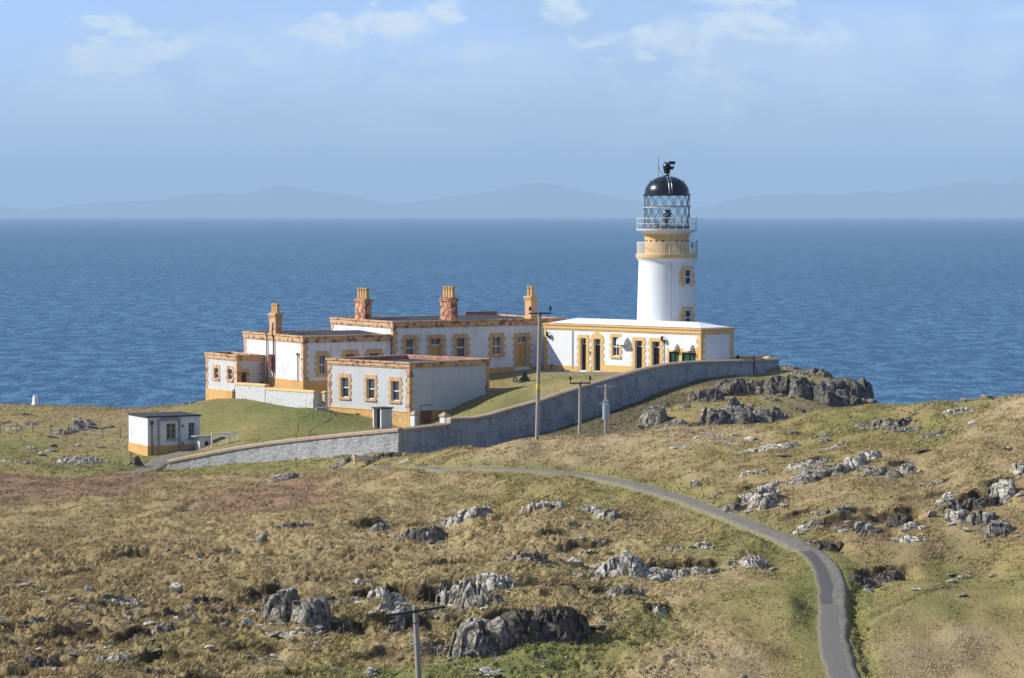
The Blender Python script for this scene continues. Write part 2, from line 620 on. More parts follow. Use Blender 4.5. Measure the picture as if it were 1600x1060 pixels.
# ------------------------------------------------------------------ the lie of the land
# (photo column, row, ground distance): points the ground passes through
ANCH_PX = [
    (0, 1060, 100), (400, 1060, 99), (800, 1060, 99), (1100, 1060, 101), (1318, 1060, 102), (1600, 1060, 103),
    (0, 950, 118), (400, 950, 116), (800, 950, 113), (1100, 950, 114), (1300, 950, 114), (1600, 950, 114),
    (0, 880, 135), (400, 880, 131), (800, 880, 125), (1100, 880, 125), (1290, 880, 124), (1600, 880, 122),
    (0, 800, 163), (300, 800, 157), (600, 800, 148), (900, 800, 141), (1110, 800, 139), (1300, 800, 134), (1600, 800, 130),
    (0, 745, 190), (270, 742, 190), (500, 737, 186), (640, 733, 183), (800, 733, 161), (900, 742, 157), (1040, 770, 146), (1250, 740, 143), (1450, 720, 141), (1600, 720, 139),
    (568, 731, 189), (680, 712, 186), (760, 703, 180), (840, 692, 169), (905, 686, 171), (960, 684, 172), (1097, 669, 172), (1207, 660, 171), (1290, 647, 169),
    (1400, 633, 164), (1500, 630, 162), (1600, 625, 158), (1750, 615, 150), (1900, 600, 145), (1300, 690, 156), (1500, 670, 153),
    # behind the crest, west
    (-150, 745, 190), (0, 738, 219), (0, 690, 250), (0, 641, 300), (-150, 640, 300), (120, 740, 219), (200, 741, 218), (130, 690, 250), (150, 645, 296), (232, 714, 237), (260, 722, 231),
    (300, 632, 279), (240, 640, 287), (311, 702, 242),
    # foot of the long wall
    (265, 731, 229), (330, 727, 227), (400, 722, 225), (499, 713, 222), (557, 711, 219), (627, 710, 216), (698, 705, 221), (760, 699, 223), (820, 682, 225), (905, 661, 230), (950, 645, 233.5), (1000, 626, 238),
    (1057, 603, 243), (1095, 593, 246), (1145, 587, 252), (1212, 573, 262),
    (544, 726, 208), (575, 724, 206), (640, 716, 203),
    # inside the compound
    (840, 690, 237), (905, 600, 246), (780, 632, 244), (800, 600, 259), (770, 580, 270), (851, 577, 268), (1000, 582, 261), (1095, 592, 254.5), (1160, 590, 262), (765, 579, 270), (815, 576, 272.5), (850, 574, 275), (690, 583, 266), (640, 586, 263), (900, 580, 266),
    (640, 670, 247), (512, 646, 254), (500, 639, 251), (435, 637, 253), (370, 635, 256), (322, 633, 259.5), (420, 662, 243), (340, 690, 239), (700, 655, 246),
    (560, 684, 231), (700, 664, 233),
    # rocky brow north of the wall
    (1000, 650, 222), (1100, 642, 214), (1080, 612, 234), (1150, 632, 221), (1250, 604, 249), (1300, 592, 255), (1345, 612, 248), (1365, 640, 238), (1220, 640, 220), (1300, 643, 226),
    (1250, 578, 262),
]
ANCH_W = [
    (0, 0, 41.3), (0, 20, 38.0), (0, 40, 34.0), (0, 62, 30.5), (0, 82, 28.2), (-40, 0, 40), (45, 0, 42), (-40, 45, 32.5), (45, 45, 34), (-38, 80, 27.8), (38, 82, 29.5), (0, -30, 43), (-40, -30, 42), (40, -30, 44),
    # dip behind the crest
    (-34, 205, 24.0), (-22, 208, 23.8), (-12, 206, 24.6), (0, 203, 25.6), (4, 200, 25.8), (12, 196, 26.6), (18, 192, 27.6), (24, 190, 28.4),
    # sea side
    (-55, 316, 18), (-20, 308, 21), (-28, 296, 23.8), (0, 300, 28.8), (-8, 285, 28.8), (12, 292, 29.0), (22, 282, 28.9), (30, 284, 24), (10, 312, 20), (30, 262, 26.5),
    (36, 262, 16), (35, 245, 22), (40, 225, 15), (46, 200, 20), (40, 182, 28.5), (-60, 330, -2), (-20, 330, 0), (20, 330, 0), (45, 290, 0), (60, 250, -2), (65, 200, 6), (55, 175, 27), (60, 140, 34), (70, 100, 33), (-60, 260, 22), (-60, 220, 23),
]
_A = np.array([tuple(at(*a)) for a in ANCH_PX] + [tuple(map(float, a)) for a in ANCH_W])
_AX = _A[:, :2] * np.array([1.0, .6])           # look along y is long: gentler across it


def _kern(d2):
    return np.sqrt(d2 + 1.5)


_n = len(_A)
_K = np.zeros((_n + 3, _n + 3))
_d2 = ((_AX[:, None] - _AX[None]) ** 2).sum(-1)
_K[:_n, :_n] = -_kern(_d2) - np.eye(_n) * .06
_K[:_n, _n] = 1
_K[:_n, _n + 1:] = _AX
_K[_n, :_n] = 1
_K[_n + 1:, :_n] = _AX.T
_W = np.linalg.solve(_K, np.concatenate([_A[:, 2], np.zeros(3)]))


def base_z(x, y):
    x = np.asarray(x, float)
    y = np.asarray(y, float)
    sh = x.shape
    x, y = x.ravel(), y.ravel() * .6
    out = np.empty(x.size)
    for i in range(0, x.size, 20000):
        xs, ys = x[i:i + 20000], y[i:i + 20000]
        d2 = (xs[:, None] - _AX[None, :, 0]) ** 2 + (ys[:, None] - _AX[None, :, 1]) ** 2
        out[i:i + 20000] = -_kern(d2) @ _W[:_n] + _W[_n] + xs * _W[_n + 1] + ys * _W[_n + 2]
    return out.reshape(sh)


_DS = np.arange(88, 330, .25)


def hit(px, py, dmin=88.0):
    """first point of the land seen at photo pixel (px, py), not nearer than dmin"""
    d = ray(px, py)
    D = _DS[_DS >= dmin]
    k = D / d[1]
    z = EYE + d[2] * k
    g = base_z(d[0] * k, D)
    i = np.argmax(z <= g)
    if not (z <= g).any():
        i = np.argmin(z - g)
    elif i > 0:
        a0, a1 = z[i - 1] - g[i - 1], z[i] - g[i]
        D0 = D[i - 1] + .25 * a0 / max(a0 - a1, 1e-6)
        return Vector((d[0] * D0 / d[1], D0, float(base_z(np.array([d[0] * D0 / d[1]]), np.array([D0]))[0])))
    return Vector((d[0] * k[i], D[i], float(g[i])))


# ------------------------------------------------------------------ the tarmac footpath
PATH_PX = [(1350, 1110, 88), (1318, 1058, 88), (1302, 1000, 88), (1301, 950, 88), (1297, 905, 88), (1280, 872, 88), (1240, 847, 88), (1190, 826, 88), (1130, 802, 88), (1085, 785, 88), (1030, 768, 88),
           (970, 752, 88), (920, 743, 88), (870, 737, 88), (800, 732.5, 88), (730, 730, 88), (672, 730.5, 150)]
_pp = [hit(*p) for p in PATH_PX]
_pp += [Vector((-9.5, 193, 0)), Vector((-14, 200, 0)), Vector((-21, 208, 0)), Vector((-27.5, 217, 0)), Vector((-28.2, 223, 0)), Vector((-27.2, 231, 0)), Vector((-25.5, 238.0, 0)), Vector((-22, 243, 0))]


def spline(pts, step):
    pts = np.array([(p[0], p[1]) for p in pts])
    pts = np.concatenate([[2 * pts[0] - pts[1]], pts, [2 * pts[-1] - pts[-2]]])
    out = []
    for i in range(1, len(pts) - 2):
        p0, p1, p2, p3 = pts[i - 1:i + 3]
        n = max(2, int(np.linalg.norm(p2 - p1) / step))
        for k in range(n):
            t = k / n
            out.append(.5 * (2 * p1 + (p2 - p0) * t + (2 * p0 - 5 * p1 + 4 * p2 - p3) * t * t + (3 * p1 - p0 - 3 * p2 + p3) * t ** 3))
    out.append(pts[-2])
    return np.array(out)


PATH = spline(_pp, .35)
PATH_HALF = .64


def path_dist(x, y):
    d = np.full(x.shape, 9.0)
    sel = (x > -31) & (x < 17) & (y > 86) & (y < 248)
    xs, ys = x[sel], y[sel]
    r = np.full(xs.shape, 81.0)
    P = PATH[::2]
    for i in range(0, xs.size, 8000):
        q = (xs[i:i + 8000, None] - P[None, :, 0]) ** 2 + (ys[i:i + 8000, None] - P[None, :, 1]) ** 2
        r[i:i + 8000] = q.min(1)
    d[sel] = np.sqrt(r)
    return d


# ------------------------------------------------------------------ peat ledges: the turf breaks off and drops towards the viewer
# (column, row of the broken edge, width px, drop m, lean)
LEDGES = [(470, 930, 170, 1.0, 0), (600, 915, 120, .8, 0), (690, 912, 150, 1.1, .1), (420, 915, 70, .5, .2), (815, 952, 210, 1.1, .1), (895, 950, 70, .6, -.1), (960, 905, 120, .5, .15),
          (720, 865, 90, .45, 0), (760, 872, 60, .4, 0), (590, 808, 90, .4, 0), (655, 806, 60, .3, 0), (725, 790, 70, .35, -.2), (1060, 872, 150, .4, .05), (1030, 940, 50, .5, 0), (250, 970, 150, .8, .1),
          (330, 968, 90, .5, 0), (190, 905, 70, .35, 0), (60, 985, 120, .5, 0), (120, 975, 100, .45, 0), (265, 1012, 110, .5, 0), (310, 1040, 100, .5, 0), (90, 1018, 80, .5, .1), (20, 1040, 90, .4, 0),
          (200, 940, 120, .35, 0), (390, 940, 90, .45, 0), (280, 950, 70, .35, 0), (460, 1035, 70, .35, 0), (520, 1050, 60, .3, 0), (130, 880, 90, .3, 0), (60, 900, 100, .3, 0), (640, 960, 110, .5, 0), (540, 970, 90, .45, 0),
          (870, 830, 60, .3, 0), (920, 842, 90, .35, 0), (1275, 845, 80, .6, 0), (1330, 812, 120, .45, .1), (1395, 803, 80, .5, 0), (1365, 822, 60, .5, 0), (1530, 778, 90, .6, 0), (1560, 752, 60, .4, -.2), (1500, 795, 60, .35, 0),
          (1340, 795, 60, .35, 0), (1350, 882, 60, .5, 0), (1392, 874, 60, .5, 0), (1180, 750, 60, .3, 0), (1150, 780, 60, .35, 0), (1440, 700, 40, .25, 0), (1280, 712, 70, .3, 0), (1410, 718, 50, .3, 0), (1250, 800, 80, .3, 0),
          (1440, 775, 80, .2, 0), (560, 880, 120, .25, 0), (330, 880, 100, .25, 0), (220, 860, 100, .22, 0), (120, 840, 110, .2, 0), (440, 860, 90, .2, 0), (850, 905, 60, .3, 0), (700, 985, 60, .35, 0), (590, 1000, 90, .3, 0), (400, 1000, 100, .35, 0)]
_led = []
for (px, py, w, dr, lean) in LEDGES:
    p = hit(px, py)
    _led.append((p.x, p.y, w / ppm(p.y) * .5, dr * .9, lean))


def ledge_drop(x, y):
    h = np.zeros(x.shape)
    edge = np.zeros(x.shape)
    for i, (lx, ly, hw, dr, lean) in enumerate(_led):
        run = 2.2 + 3.0 * dr
        sel = (np.abs(x - lx) < hw * 1.6) & (y < ly + 1.5) & (y > ly - run - 3)
        if not sel.any():
            continue
        xs, ys = x[sel], y[sel]
        s = (xs - lx) / hw
        rag = .55 * perlin2(xs * .8, ys * .5, 40 + i) + .16 * perlin2(xs * 2.4, ys * 1.6, 70 + i)
        t = (ly - ys) + lean * (xs - lx) + rag - .8 * s * s * .5
        win = 1 - sstep(.55, 1.25, np.abs(s) + .18 * perlin2(xs * 1.1, ys * 1.1, 90 + i))
        f = sstep(0, .26, t) * (1 - sstep(.7, run, t))
        d = dr * win * f
        old = h[sel]
        h[sel] = np.maximum(old, d)
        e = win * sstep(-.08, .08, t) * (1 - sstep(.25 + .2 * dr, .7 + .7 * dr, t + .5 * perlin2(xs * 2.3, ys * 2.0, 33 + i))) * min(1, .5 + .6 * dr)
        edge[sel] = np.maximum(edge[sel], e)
    return h, edge


# small ditch beside the path and tracks trodden through the heath
DITCH = spline([hit(*p) for p in [(1362, 1050, 88), (1348, 1000, 88), (1338, 960, 88), (1336, 930, 88), (1342, 905, 88)]], .3)
TRACK = spline([hit(*p) for p in [(1350, 978, 88), (1400, 958, 88), (1450, 935, 88), (1500, 915, 88)]], .4)
TRACK2 = spline([hit(*p) for p in [(255, 820, 88), (300, 790, 88), (350, 768, 88), (400, 757, 88)]], .5)


def line_dist(P, x, y):
    d = np.full(x.shape, 9.0)
    sel = (x > P[:, 0].min() - 2) & (x < P[:, 0].max() + 2) & (y > P[:, 1].min() - 2) & (y < P[:, 1].max() + 2)
    if sel.any():
        q = (x[sel][:, None] - P[None, :, 0]) ** 2 + (y[sel][:, None] - P[None, :, 1]) ** 2
        d[sel] = np.sqrt(q.min(1))
    return d


# how rough the turf is: (column, row, roughness) seen from the photo
def near_mask(y):
    return 1 - sstep(172, 200, y)


COLS = {'straw': (.408, .310, .156), 'pale': (.460, .350, .195), 'brown': (.340, .252, .126), 'red': (.345, .222, .138), 'olive': (.335, .268, .112), 'green': (.255, .238, .085), 'bright': (.200, .212, .068), 'dull': (.310, .248, .118), 'dark': (.130, .112, .062)}
TINT = [(40, 760, 'red'), (140, 765, 'red'), (250, 770, 'brown'), (330, 755, 'straw'), (400, 790, 'red'), (470, 770, 'red'), (560, 755, 'straw'), (440, 752, 'straw'), (540, 790, 'straw'), (330, 780, 'red'), (100, 800, 'straw'), (220, 800, 'straw'), (320, 830, 'straw'),
        (60, 840, 'brown'), (160, 850, 'brown'), (260, 870, 'brown'), (400, 860, 'straw'), (500, 850, 'straw'), (600, 860, 'straw'), (60, 910, 'brown'), (200, 920, 'brown'), (330, 930, 'brown'), (100, 980, 'brown'),
        (60, 1040, 'brown'), (220, 1020, 'dull'), (330, 1000, 'olive'), (420, 1020, 'straw'), (420, 960, 'brown'), (560, 980, 'dull'), (640, 985, 'straw'), (560, 1010, 'olive'), (480, 1058, 'green'), (600, 1057, 'bright'),
        (720, 1040, 'bright'), (800, 1050, 'bright'), (760, 1022, 'bright'), (880, 1030, 'bright'), (930, 1010, 'green'), (990, 1020, 'olive'), (1050, 1030, 'pale'), (1150, 1030, 'pale'), (1100, 990, 'straw'), (1200, 990, 'olive'), (1250, 1030, 'olive'),
        (1040, 965, 'green'), (960, 985, 'green'), (1120, 950, 'olive'), (1180, 930, 'green'), (1240, 930, 'green'), (1262, 900, 'bright'), (1268, 960, 'green'), (1230, 880, 'olive'), (1150, 905, 'straw'), (1050, 920, 'straw'), (900, 960, 'straw'),
        (700, 850, 'straw'), (800, 840, 'straw'), (900, 850, 'straw'), (1000, 830, 'straw'), (1100, 840, 'olive'), (640, 780, 'straw'), (800, 770, 'olive'), (900, 775, 'olive'), (950, 770, 'green'), (1000, 790, 'olive'), (750, 750, 'straw'), (1050, 800, 'straw'),
        (1160, 850, 'green'), (880, 750, 'olive'), (820, 738, 'green'), (660, 740, 'straw'),
        (700, 715, 'olive'), (780, 712, 'pale'), (860, 705, 'pale'), (960, 700, 'pale'), (1060, 685, 'pale'), (1150, 672, 'pale'), (1230, 660, 'olive'), (1000, 730, 'straw'), (1120, 720, 'olive'), (1080, 750, 'straw'), (1250, 695, 'olive'), (1330, 660, 'green'),
        (1420, 645, 'olive'), (1500, 645, 'green'), (1560, 640, 'pale'), (1450, 680, 'green'), (1550, 680, 'straw'), (1350, 690, 'olive'), (1450, 730, 'straw'), (1540, 720, 'straw'), (1300, 760, 'straw'), (1400, 770, 'brown'), (1250, 780, 'straw'),
        (1480, 760, 'straw'), (1220, 810, 'brown'), (1320, 850, 'brown'), (1420, 850, 'brown'), (1500, 850, 'straw'), (1580, 830, 'brown'), (1560, 870, 'olive'), (1460, 880, 'green'), (1560, 910, 'green'), (1400, 910, 'olive'), (1360, 930, 'green'), (1450, 940, 'green'),
        (1320, 900, 'green'), (1324, 950, 'green'), (1560, 960, 'olive'), (1420, 985, 'olive'), (1400, 1020, 'pale'), (1500, 1010, 'pale'), (1560, 1040, 'straw'), (1480, 1050, 'pale'), (1345, 1010, 'olive'),
        (560, 722, 'olive'), (620, 720, 'olive'), (430, 728, 'green'), (350, 730, 'green'), (300, 736, 'green')]
TINT_BACK = [(30, 650, 'olive'), (110, 650, 'dull'), (200, 645, 'brown'), (150, 675, 'dull'), (60, 680, 'olive'), (30, 700, 'green'), (130, 710, 'olive'), (90, 730, 'green'), (180, 690, 'dull'), (30, 735, 'olive'), (190, 725, 'green'),
             (340, 660, 'green'), (400, 650, 'green'), (450, 670, 'green'), (480, 650, 'bright'), (560, 670, 'green'), (340, 690, 'olive'), (420, 640, 'bright'),
             (800, 600, 'olive'), (880, 610, 'olive'), (940, 592, 'olive'), (780, 630, 'green'), (900, 590, 'green'),
             (1050, 625, 'dark'), (1000, 640, 'dark'), (960, 665, 'dark'), (900, 678, 'dark'), (1120, 615, 'olive'), (1200, 610, 'green'), (1060, 640, 'olive'), (1240, 580, 'olive'), (1180, 625, 'olive'), (1250, 630, 'dull'), (1150, 600, 'dark'), (1310, 640, 'olive'), (1100, 655, 'olive'), (1250, 592, 'green'), (1150, 655, 'dull')]
_tp, _tc = [], []
for px, py, c in TINT:
    p = hit(px, py)
    _tp.append((p.x, p.y / 2.2))
    _tc.append(COLS[c])
for px, py, c in TINT_BACK:
    p = hit(px, py, 205 if px > 700 or px < 300 else 225)
    _tp.append((p.x, p.y / 2.2))
    _tc.append(COLS[c])
_tp, _tc = np.array(_tp), np.array(_tc)


_tc = _tc * .90


def tint(x, y):
    wx = x + 1.1 * fbm2(x * .35, y * .16, 3, 51)
    wy = (y + 2.2 * fbm2(x * .3, y * .14, 3, 57)) / 2.2
    out = np.empty((x.size, 3))
    for i in range(0, x.size, 20000):
        d2 = (wx[i:i + 20000, None] - _tp[None, :, 0]) ** 2 + (wy[i:i + 20000, None] - _tp[None, :, 1]) ** 2
        w = 1 / (d2 + .35) ** 2.2
        out[i:i + 20000] = (w @ _tc) / w.sum(1)[:, None]
    return out


def ground_height(x, y, full=False):
    """detailed height of the turf (flat arrays)"""
    z = base_z(x, y)
    pdist = path_dist(x, y)
    on = 1 - sstep(PATH_HALF + .05, PATH_HALF + 1.1, pdist)
    nm = near_mask(y)
    # tussocks: stretched lumps, smaller further off and inside the mown compound
    wob = fbm2(x * .5, y * .5, 2, 3)
    tus = perlin2(x * 2.4 + wob * .6, y * 2.2, 21)
    tus2 = perlin2(x * 5.0 + wob, y * 4.6, 22)
    tus3 = perlin2(x * 10.0, y * 9.0, 23)
    und = fbm2(x * .16, y * .11, 3, 24)
    lump = np.maximum(tus, -.5) * .13 + np.abs(tus2) * .11 + tus3 * .055
    rough = .55 + .75 * sstep(-.35, .5, fbm2(x * .11, y * .07, 2, 26))
    # lower left is the roughest, the green flats by the path the smoothest
    rough = rough * (.55 + .75 * sstep(10, -6, x) * sstep(165, 125, y))
    sm = sstep(3.5, 7.5, x) * sstep(132, 116, y) + sstep(-6, -1, x) * sstep(109, 103, y)
    rough = rough * (1 - .72 * np.clip(sm, 0, 1))
    amp = rough * (nm * .34 + (1 - nm) * .30)
    comp = sstep(232, 240, y) * sstep(27, 20, x) * sstep(-33, -26, x)
    amp = amp * (1 - .6 * comp)
    # stepped peat banks
    st = fbm2(x * .22 + .15 * tus, y * .10, 3, 29) * 2.6
    fr = st - np.floor(st)
    step = (np.floor(st) + sstep(.80, .97, fr)) - st
    bank = step * .34 * nm * sstep(12, 2, x) * sstep(165, 132, y)
    led, edge = ledge_drop(x, y)
    d = und * .45 * (nm * .8 + .2) * (1 - .6 * comp) + lump * amp + bank - led
    near = sstep(80, 90, y)
    d = d * near * (1 - on) - on * .09
    dd = np.minimum(line_dist(DITCH, x, y) + .12 * tus2, 9)
    d = d - .22 * (1 - sstep(.06, .40, dd + .15 * tus))
    d = d - .10 * (1 - sstep(.10, .40, line_dist(TRACK, x, y))) - .14 * (1 - sstep(.1, .45, line_dist(TRACK2, x, y)))
    # sea cliffs get broken faces
    z2 = z + d
    low = sstep(24, 14, z)
    z2 = z2 + low * 1.6 * fbm2(x * .25, y * .25, 4, 33)
    z2 = np.where(z < 1, z - 2, z2)
    if full:
        return z2, dict(led=led * near * (1 - on), on=on, lump=lump, tus=tus, tus2=tus2, edge=edge, bank=step, pd=pdist, dd=dd, low=low, amp=amp)
    return z2


def apron(x, y):
    """gravel strip along the front of the engine house and the cottage"""
    P = at(1095, 592, 255)
    u, v = math.sqrt(.5), math.sqrt(.5)
    lx, ly = (x - P.x) * u + (y - P.y) * v, -(x - P.x) * v + (y - P.y) * u
    a = sstep(-4.2, -3.2, lx + .5 * fbm2(x * .4, y * .4, 2, 89)) * sstep(.5, 0, lx) * sstep(-2, 0, ly) * sstep(24, 19, ly)
    Q = at(614.5, 600, 262)
    c, s = math.cos(R(30)), math.sin(R(30))
    lx, ly = (x - Q.x) * c + (y - Q.y) * s, -(x - Q.x) * s + (y - Q.y) * c
    b = sstep(-2.2, -1.5, ly) * sstep(.5, 0, ly) * sstep(-2, 0, lx) * sstep(30, 24, lx)
    return np.maximum(a, b)


def build_ground():
    ys = np.concatenate([np.arange(-30, 84, 2.5), np.arange(84, 96, .4), np.arange(96, 190, .14), np.arange(190, 275, .26), np.arange(275, 346, .7)])
    nin, nout = 680, 34
    tin = np.linspace(-1, 1, nin)
    rows = []
    for y in ys:
        hw = .200 * max(y, 20) + 3
        ow = 42 + .28 * max(y, 0)
        e = np.linspace(1, 0, nout, endpoint=False) ** 1.5
        rows.append(np.concatenate([-hw - (ow - hw) * e, tin * hw, hw + (ow - hw) * e[::-1]]))
    X = np.array(rows)
    nr, nc = X.shape
    Y = np.repeat(ys[:, None], nc, 1)
    x, y = X.ravel(), Y.ravel()
    z, q = ground_height(x, y, True)
    # colour: kinds of vegetation, tips paler than the hollows between tussocks, bare peat where the turf breaks, its brown deepened to paint in overhang shade
    col = tint(x, y)
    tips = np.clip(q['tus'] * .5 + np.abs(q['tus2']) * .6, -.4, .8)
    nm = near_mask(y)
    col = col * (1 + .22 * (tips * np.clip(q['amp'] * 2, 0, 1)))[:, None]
    heath = sstep(.05, .6, fbm2(x * .55, y * .34, 4, 61)) * nm
    col = col * (1 - .34 * heath[:, None]) + .34 * heath[:, None] * np.array([.275, .200, .102])
    lime = sstep(.15, .65, fbm2(x * .33, y * .21, 4, 65)) * nm
    col = col * (1 - .3 * lime[:, None]) + .3 * lime[:, None] * np.array([.30, .255, .10])
    peat_shade = np.clip(q['edge'] * 1.15 + sstep(.1, .38, q['bank']) * .8 * nm * sstep(12, 2, x) * sstep(165, 132, y), 0, 1)
    peat_shade = np.maximum(peat_shade, (1 - sstep(.08, .3, q['dd'])) * .7)
    col = col * (1 - peat_shade[:, None]) + peat_shade[:, None] * (np.array([.050, .038, .023]) * (1 + .5 * perlin2(x * 3.1, y * 3.1, 12))[:, None])
    verge = (1 - sstep(.1, .85, np.abs(q['pd'] - PATH_HALF - .4) + .3 * q['tus'])) * nm
    col = col * (1 - .6 * verge[:, None]) + .6 * verge[:, None] * np.array([.19, .20, .06])
    ap = apron(x, y) * (.75 + .5 * fbm2(x * .8, y * .8, 3, 88))
    ap = np.clip(ap, 0, 1)[:, None]
    col = col * (1 - ap) + ap * np.array([.24, .215, .18])
    cliff = q['low']
    col = col * (1 - cliff[:, None]) + cliff[:, None] * np.array([.10, .095, .085])
    idx = np.arange(nr * nc).reshape(nr, nc)
    f = np.stack([idx[:-1, :-1], idx[:-1, 1:], idx[1:, 1:], idx[1:, :-1]], -1).reshape(-1, 4)
    m, t, b, out = material('moorland_turf')
    a = t.n('ShaderNodeAttribute')
    a.attribute_name = 'tint'
    v = t.n('ShaderNodeNewGeometry').outputs['Position']
    n1 = t.noise(t.scale(v, (1, .7, 1)), 2.2, 6, .7)
    n2 = t.noise(t.scale(v, (1, .5, 1)), 11.0, 4, .7)
    n3 = t.noise(t.scale(v, (1, .6, 1)), .5, 4, .6)
    c = t.mix(t.math('MULTIPLY', t.ramp(n1, .32, .72), .5), a.outputs[0], t.mix(.4, a.outputs[0], (.12, .08, .04)))
    c = t.mix(t.math('MULTIPLY', t.ramp(n2, .5, .8), .35), c, t.mix(.4, a.outputs[0], (.48, .37, .19)))
    c = t.mix(t.math('MULTIPLY', t.ramp(n3, .5, .75), .15), c, (.18, .14, .055))
    t.l(c, b.inputs['Base Color'])
    b.inputs['Roughness'].default_value = 1.0
    b.inputs['Specular IOR Level'].default_value = .05
    h = t.math('ADD', t.math('MULTIPLY', n2, .5), n1)
    bump(t, b, h, .8, .12)
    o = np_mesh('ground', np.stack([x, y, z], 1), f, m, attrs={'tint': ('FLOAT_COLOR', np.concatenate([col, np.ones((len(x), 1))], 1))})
    o['kind'] = 'structure'
    return o


GROUND = build_ground()


def gz(x, y):
    return float(ground_height(np.array([float(x)]), np.array([float(y)]))[0])


# ------------------------------------------------------------------ path
def build_path():
    P = PATH
    T = np.gradient(P, axis=0)
    T /= np.linalg.norm(T, axis=1)[:, None]
    N = np.stack([-T[:, 1], T[:, 0]], 1)
    n = len(P)
    seg = np.concatenate([[0], np.cumsum(np.linalg.norm(np.diff(P, axis=0), axis=1))])
    us = np.linspace(-1, 1, 11)
    V, U, S = [], [], []
    for u in us:
        rag = 1 + .10 * perlin2(seg * .7, seg * 0 + u, 81) + .09 * perlin2(seg * 2.3, seg * 0 + u, 82)
        wide = PATH_HALF * (1 + .5 * sstep(190, 216, P[:, 1]))
        q = P + N * (u * wide * rag)[:, None]
        zz = base_z(P[:, 0], P[:, 1]) - .02 * u * u
        V.append(np.stack([q[:, 0], q[:, 1], zz + (.0 if abs(u) < .99 else -.16)], 1))
        U.append(np.full(n, u))
        S.append(seg)
    V = np.stack(V, 1).reshape(-1, 3)
    idx = np.arange(n * 11).reshape(n, 11)
    f = np.stack([idx[:-1, :-1], idx[1:, :-1], idx[1:, 1:], idx[:-1, 1:]], -1).reshape(-1, 4)
    m, t, b, out = material('worn_tarmac')
    au = t.n('ShaderNodeAttribute')
    au.attribute_name = 'across'
    al = t.n('ShaderNodeAttribute')
    al.attribute_name = 'along'
    A, L = au.outputs['Fac'], al.outputs['Fac']
    v = t.n('ShaderNodeNewGeometry').outputs['Position']
    n1 = t.noise(v, 3, 6, .7)
    n2 = t.noise(v, .6, 4)
    n3 = t.noise(v, 26, 3, .7)
    c = t.mix(t.ramp(n1, .3, .7), (.12, .105, .080), (.25, .218, .165))
    c = t.mix(t.math('MULTIPLY', t.ramp(n2, .4, .7), .4), c, (.185, .165, .130))
    # dark relaid patch on the inner side of the bend, lighter broken concrete nearer the viewer
    wA = t.math('ADD', A, t.math('MULTIPLY', t.math('SUBTRACT', n2, .5), .5))
    s0, s1, s2 = PATH_MARKS
    patch = t.math('MULTIPLY', t.math('MULTIPLY', t.ramp(L, s1 - .05, s1 + .05), t.ramp(L, s2 + .05, s2 - .05)), t.ramp(wA, -.12, .0))
    rev = t.math('MULTIPLY', t.ramp(L, s1 + .04, s1 - .04), t.ramp(wA, -.42, -.36))
    c = t.mix(rev, c, t.mix(t.ramp(n3, .35, .7), (.105, .098, .082), (.20, .183, .155)))
    c = t.mix(patch, c, (.085, .075, .068))
    c = t.mix(t.math('MULTIPLY', t.ramp(t.math('ABSOLUTE', t.math('ADD', A, t.math('MULTIPLY', t.math('SUBTRACT', n1, .5), .7))), .62, 1.0), .9), c, (.20, .175, .08))
    t.l(c, b.inputs['Base Color'])
    b.inputs['Roughness'].default_value = .9
    bump(t, b, t.math('ADD', n3, n1), .5, .02)
    o = np_mesh('path', V, f, m, attrs={'across': ('FLOAT', np.stack(U, 1).ravel()), 'along': ('FLOAT', np.stack(S, 1).ravel())})
    o['kind'] = 'structure'


_seg = np.concatenate([[0], np.cumsum(np.linalg.norm(np.diff(PATH, axis=0), axis=1))])


def path_s(px, py):
    p = hit(px, py)
    return float(_seg[np.argmin((PATH[:, 0] - p.x) ** 2 + (PATH[:, 1] - p.y) ** 2)])


PATH_MARKS = (0.0, path_s(1300, 944), path_s(1262, 862))
build_path()


# ------------------------------------------------------------------ sea, far islands, air
def build_sea():
    rad = np.concatenate([[0.5], np.geomspace(60, 24000, 60)])
    seg = 360
    a = np.arange(seg) / seg * 2 * math.pi
    V = np.stack([(rad[:, None] * np.cos(a)), (rad[:, None] * np.sin(a)), np.zeros((len(rad), seg))], -1).reshape(-1, 3)
    idx = np.arange(len(rad) * seg).reshape(len(rad), seg)
    j = np.roll(idx, -1, axis=1)
    f = np.stack([idx[:-1], idx[1:], j[1:], j[:-1]], -1).reshape(-1, 4)
    m, t, b, out = material('sea_water')
    v = t.n('ShaderNodeNewGeometry').outputs['Position']
    w1 = t.noise(t.scale(v, (.15, .060, 1)), 1.0, 4, .65, .4)
    w2 = t.noise(t.scale(v, (.55, .22, 1)), 1.0, 4, .7, .2)
    w3 = t.noise(t.scale(v, (.012, .0035, 1)), 1.0, 3, .6, .3)
    w4 = t.noise(t.scale(v, (.0016, .0005, 1)), 1.0, 3, .6, .3)
    h = t.math('ADD', t.math('MULTIPLY', w1, .85), t.math('MULTIPLY', w2, .6))
    c = t.mix(t.ramp(h, .66, .82), SEA_A, SEA_B)
    c = t.mix(t.math('MULTIPLY', t.ramp(w3, .35, .7), .30), c, SEA_C)
    c = t.mix(t.math('MULTIPLY', t.ramp(w4, .42, .62), .22), c, SEA_C)
    t.l(c, b.inputs['Base Color'])
    b.inputs['Roughness'].default_value = .38
    b.inputs['IOR'].default_value = 1.33
    b.inputs['Specular IOR Level'].default_value = SEA_SPEC
    bump(t, b, h, 1.0, 2.2)
    o = np_mesh('sea', V, f, m, smooth=False)
    o['kind'] = 'structure'


SEA_A = (.017, .074, .148)
SEA_B = (.085, .225, .345)
SEA_C = (.017, .072, .140)
SEA_SPEC = .25
build_sea()


